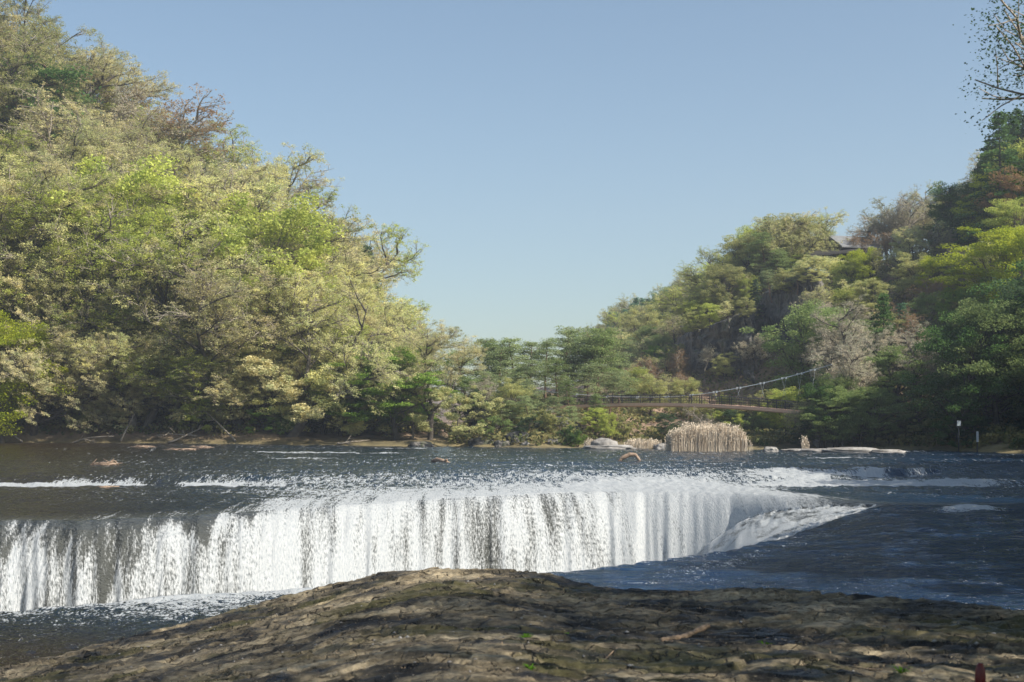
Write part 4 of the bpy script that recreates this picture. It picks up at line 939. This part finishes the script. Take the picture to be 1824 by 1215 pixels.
# ---------------------------------------------------------------- things on the right bank, in the shade
M_white = simple_mat('white_board', [(0.3, (0.38, 0.42, 0.44)), (0.7, (0.5, 0.54, 0.55))], 3, .5)
def sign(px, py, d, w_, h_, label):
    p = P(px, py, d); zb = float(terr(p.x, p.y)); root = empty('notice_board', (p.x, p.y, zb), label, 'sign'); z = max(p.z-zb, .9)
    T = Tubes(); T.box((0, 0, z), w_, .04, h_); link('board', T.mesh('board', False), M_white, root)
    T = Tubes(); T.tube(np.array([[0, .04, -.2], [0, .04, z+h_/2]]), .035, 6); link('post', T.mesh('post'), M_rail, root)
sign(1708, 754, 82, .22, .30, 'pale notice board on a post in the shade of the right bank')
sign(1741, 778, 81, .12, .6, 'narrow white marker post board on the shaded right bank')
def bench():
    p = P(1690, 788, 80.5); zb = float(terr(p.x, p.y)); root = empty('bench', (p.x, p.y, zb), 'pale backless bench on the shaded right bank below the notice board', 'bench')
    T = Tubes(); T.box((0, 0, .42), 1.3, .35, .06); link('seat', T.mesh('seat', False), M_boulder, root)
    for x in (-.5, .5):
        T = Tubes(); T.box((x, 0, .17), .12, .3, .44); link('leg', T.mesh('leg', False), M_boulder, root)
bench()

# ---------------------------------------------------------------- driftwood, sticks and weeds
M_drift = simple_mat('driftwood', [(0.3, (0.22, 0.14, 0.09)), (0.7, (0.46, 0.34, 0.24))], 6, .8, .6, 25)
M_stick = simple_mat('dry_stick', [(0.3, (0.26, 0.17, 0.10)), (0.7, (0.46, 0.33, 0.22))], 12, .8, .6, 60)
def wood(name, pts, radii, label, mat=M_drift, k=9, cat='driftwood', extra=None):
    pts = np.array(pts, float); o0 = pts.mean(0); q = pts-o0
    s = np.linspace(0, 1, len(q)); t = np.linspace(0, 1, 24); q2 = np.stack([np.interp(t, s, q[:, i]) for i in range(3)], 1)
    r = np.random.default_rng(len(label)); L_ = np.linalg.norm(q[-1]-q[0]); q2 += r.normal(size=q2.shape)*L_*.0015
    rad = np.interp(t, s, radii)*(1+.10*r.normal(size=24))
    T = Tubes(); T.tube(q2, rad, k)
    for e in (extra or []): T.tube(np.array(e[0], float)-o0, e[1], 5)
    o = link(name, T.mesh(name), mat, loc=tuple(o0)); tag(o, label, cat); return o
def WP(px, d, dz): X, Y = at(px, d); return (X, Y, W(px, d)+dz)
wood('driftwood_log', [WP(769, 66.5, .03), WP(778, 66, .09), WP(789, 65.5, .05), WP(800, 65, -.05)], [.05, .12, .10, .10], 'short brown driftwood log stuck in the river left of centre',
     extra=[([WP(790, 65.5, .0), WP(796, 65, .14)], [.07, .05])])
wood('driftwood_branch', [WP(1101, 68, -.08), WP(1108, 68, .12), WP(1122, 68, .30), WP(1132, 68, .28), WP(1141, 67.8, -.05)], [.06, .11, .10, .09, .07], 'arched pale driftwood branch rising from the river before the bridge')
def debris(px, d, n, L_, label, seed, h=.12):
    r = np.random.default_rng(seed); X, Y = at(px, d); z = W(px, d); T = Tubes()
    for i in range(n):
        a = r.uniform(-.5, .5)+(3.14 if r.random() < .5 else 0); p = np.array([r.normal()*L_*.2, r.normal()*.15, r.uniform(0, h)])
        l_ = L_*r.uniform(.3, 1); e = p+np.array([math.cos(a)*l_*.5, math.sin(a)*.2, r.uniform(0, h*2.2 if r.random() < .25 else h*.6)])
        T.tube(np.array([p*2-e, p+r.normal(size=3)*.02, e]), [.012, .022, .006], 4)
    o = link('driftwood_pile', T.mesh('driftwood_pile'), M_drift, loc=(X, Y, z)); tag(o, label, 'driftwood')
debris(188, 62, 60, 1.0, 'tangle of dry twigs stranded in the shallows at left', 1, .10)
debris(252, 84, 30, 1.0, 'small reddish heap of flotsam far out in the left shallows', 2, .07)
debris(325, 80, 40, 1.3, 'long flat raft of straw and twigs before the left bank', 3, .05)
debris(358, 84, 25, 1.1, 'dark snagged branches right of the straw raft', 4, .07)
debris(190, 49.3, 18, .7, 'thin brown sticks lying along the left step of the river', 5, .03)
def RP(px, d, dz):
    X, Y = at(px, d); return (X, Y, float(rock_z(X, Y))+dz)
wood('stick', [RP(1178, 11.05, .035), RP(1220, 11.35, .045), RP(1261, 11.7, .035)], [.022, .024, .022], 'thick pale broken stick lying on the foreground rock', M_stick, 8, 'stick')
wood('twig', [RP(1062, 10.0, .01), RP(1085, 10.3, .02), RP(1106, 10.6, .012)], [.004, .006, .004], 'thin bent twig lying on the rock left of the thick stick', M_stick, 5, 'stick')
wood('twig', [RP(1330, 12.6, .01), RP(1420, 12.5, .012)], [.004, .005], 'long thin straw near the far edge of the rock shelf', M_stick, 5, 'stick')
wood('twig', [RP(1490, 10.0, .01), RP(1570, 9.8, .015)], [.007, .005], 'short twig beside the weed at the lower right', M_stick, 5, 'stick')
M_weed = leaf_mat('weed_leaf', (.13, .26, .03), .3)
def weed(px, d, s, label, seed):
    r = np.random.default_rng(seed); V = []; Fc = []
    for i in range(26):
        az = r.uniform(0, 6.28); ln = s*r.uniform(.5, 1.1); up = r.uniform(.3, 1.1); w_ = s*.09
        dx = np.array([math.cos(az), math.sin(az), 0]); sx_ = np.array([-dx[1], dx[0], 0])*w_; b = len(V)
        p0 = dx*s*.05; p1 = p0+dx*ln*.5+np.array([0, 0, ln*up*.6]); p2 = p0+dx*ln+np.array([0, 0, ln*up*.55])
        V += [p0-sx_*.3, p0+sx_*.3, p1+sx_, p1-sx_, p2]; Fc.append((b, b+1, b+2, b+3)); Fc.append((b+3, b+2, b+4, b+4))
    V = np.array(V); q = [f for f in Fc if f[2] != f[3]]; t = [f[:3] for f in Fc if f[2] == f[3]]
    X, Y = at(px, d); o = link('weed', mesh_np('weed', V, [np.array(q), np.array(t)], False), M_weed, loc=(X, Y, float(rock_z(X, Y)))); tag(o, label, 'plant', 'small weeds on the rock shelf')
weed(935, 10.9, .075, 'green weed in a crack below the middle of the rock shelf', 1)
weed(946, 9.65, .07, 'bright green weed at the bottom edge of the picture', 2)
weed(1010, 11.4, .06, 'small weed up and to the right of the middle weed', 3)
weed(1365, 10.9, .075, 'green weed along the dark crack right of the thick stick', 4)
weed(1605, 9.6, .08, 'green weed at the lower right near the red post', 5)
def red_post():
    X, Y = at(1746, 9.0); m = simple_mat('red_plastic', [(0.3, (0.10, 0.008, 0.008)), (0.7, (0.17, 0.012, 0.01))], 4, .4)
    zb = float(rock_z(X, Y)); ztop = CAMZ-(1181-HZ)/F*9.0
    T = Tubes(); h = ztop-zb
    T.tube(np.array([[0, 0, -.05], [0, 0, h*.55], [0, 0, h*.8], [0, 0, h*.93], [0, 0, h]]), [.036, .034, .030, .022, .012], 12)
    tag(link('marker_post', T.mesh('marker_post'), m, loc=(X, Y, zb)), 'short red marker post at the lower right corner of the rock', 'post')
red_post()
# leafless pale shrub over the reeds
b_ = tree('bare', *at(1252, 90), 2.7, 'grey buff', 'x', wide=1.2); TREES.pop(); tag(b_, 'leafless pale branching shrub standing behind the reed bed', 'shrub')

# ---------------------------------------------------------------- air
def haze():
    T = Tubes(); T.box((0, 305, 40), 5200, 660, 104)
    m, n = new_mat('haze'); v = N(n, 'ShaderNodeVolumePrincipled'); v.inputs['Color'].default_value = (0.80, 0.88, 1.0, 1); v.inputs['Density'].default_value = 0.0007
    v.inputs['Anisotropy'].default_value = 0.2
    o = N(n, 'ShaderNodeOutputMaterial'); n.links.new(v.outputs[0], o.inputs['Volume'])
    tag(link('haze', T.mesh('haze', False), m), 'thin blue spring haze filling the valley', 'haze', kind='stuff')
haze()

def litter():
    r = np.random.default_rng(77); n = 5200; V = []
    px = np.concatenate([r.normal(1080, 60, 900), r.normal(1230, 110, 900), r.uniform(0, 1824, 3400)])
    d = np.concatenate([r.normal(13.6, .35, 900), r.normal(13.0, .5, 900), r.uniform(9, 14.2, 3400)])
    X = (px-CX)/F*d; Z = rock_z(X, d); k = (d < np.interp(px, ROCK[:, 0], ROCK[:, 1])-.1); X, d, Z = X[k], d[k], Z[k]
    n = len(X); a = r.uniform(0, 6.28, n); L_ = r.uniform(.004, .022, n); w_ = r.uniform(.001, .004, n)
    u = np.stack([np.cos(a), np.sin(a), r.normal(size=n)*.25], 1)*L_[:, None]; v = np.stack([-np.sin(a), np.cos(a), np.zeros(n)], 1)*w_[:, None]
    c = np.stack([X, d, Z+.008], 1); V = np.stack([c+u, c+v, c-u, c-v], 1).reshape(-1, 3)
    m = simple_mat('dry_litter', [(0.35, (0.22, 0.12, 0.06)), (0.65, (0.55, 0.40, 0.24))], 9, .9)
    tag(link('leaf_litter', mesh_np('leaf_litter', V, [np.arange(4*n).reshape(n, 4)], False), m), 'dry needles and bits of leaf scattered over the rock shelf', 'litter', kind='stuff')
litter()

def pebbles():
    r = np.random.default_rng(78); n = 1500
    px = r.uniform(-100, 1900, n); d = r.uniform(9, 14.5, n); X = (px-CX)/F*d; Z = rock_z(X, d)
    k = (d < np.interp(px, ROCK[:, 0], ROCK[:, 1])-.1) & (fbm(X/.7, d/.5, 61, 3) > -.05); X, d, Z = X[k], d[k], Z[k]; n = len(X)
    oc = np.array([[1, 0, 0], [0, 1, 0], [-1, 0, 0], [0, -1, 0], [0, 0, .7], [0, 0, -.7]], float)
    V = (oc[None]*(1+r.normal(size=(n, 6, 3))*.25)*(.004+.016*r.random(n)**3)[:, None, None]+np.stack([X, d, Z+.003], 1)[:, None, :]).reshape(-1, 3)
    f = np.array([[0, 1, 4], [1, 2, 4], [2, 3, 4], [3, 0, 4], [1, 0, 5], [2, 1, 5], [3, 2, 5], [0, 3, 5]])
    Fc = ((np.arange(n)*6)[:, None, None]+f[None]).reshape(-1, 3)
    tag(link('pebbles', mesh_np('pebbles', V, [Fc], False), M_boulder), 'small loose stones and grit on the rock shelf', 'gravel', kind='stuff')
pebbles()

def branch(px, d, L_, az, rise, label, seed):
    r = np.random.default_rng(seed); X, Y = at(px, d); z = float(terr(X, Y)); T = Tubes()
    p = path(r, (0, 0, .1), (math.cos(az), math.sin(az)*.4, rise), L_, 8, .10, 0); T.tube(p, np.linspace(.07, .02, 9), 6)
    for i in range(5):
        j = int(r.integers(2, 8)); q = path(r, p[j], side_dir(r, unit(p[j+1]-p[j]), .7), L_*r.uniform(.15, .35), 4, .15, .05); T.tube(q, np.linspace(.03, .008, 5), 4)
        for k in range(2): q2 = path(r, q[2], side_dir(r, unit(q[3]-q[2]), .6), L_*.12, 3, .2, .05); T.tube(q2, np.linspace(.014, .005, 4), 3)
    tag(link('fallen_branch', T.mesh('fallen_branch'), M_twig, loc=(X, Y, z)), label, 'branch', 'dead branches on the left bank')
for a in ((420, 94.6, 3.6, 2.5, .7, 'pale dead branch sloping down to the water below the left slope', 1), (300, 94.4, 2.6, .4, .25, 'low dead branch lying on the left shore strip near the straw raft', 2),
          (120, 94.2, 3.4, .3, .35, 'long grey dead limb reaching over the shore at far left', 3), (40, 94.4, 2.6, 2.7, .5, 'short grey dead limb at the left edge of the picture', 4),
          (215, 94.6, 2.4, 1.2, .8, 'upright dead branch on the left shore between two leaning trees', 5), (600, 94.2, 2.4, .2, .3, 'small dead branch at the waterline under the green shrubs', 6), (350, 95.2, 2.8, 2.8, .2, 'weathered dead limb half hidden by brush on the left bank', 7)):
    branch(*a)
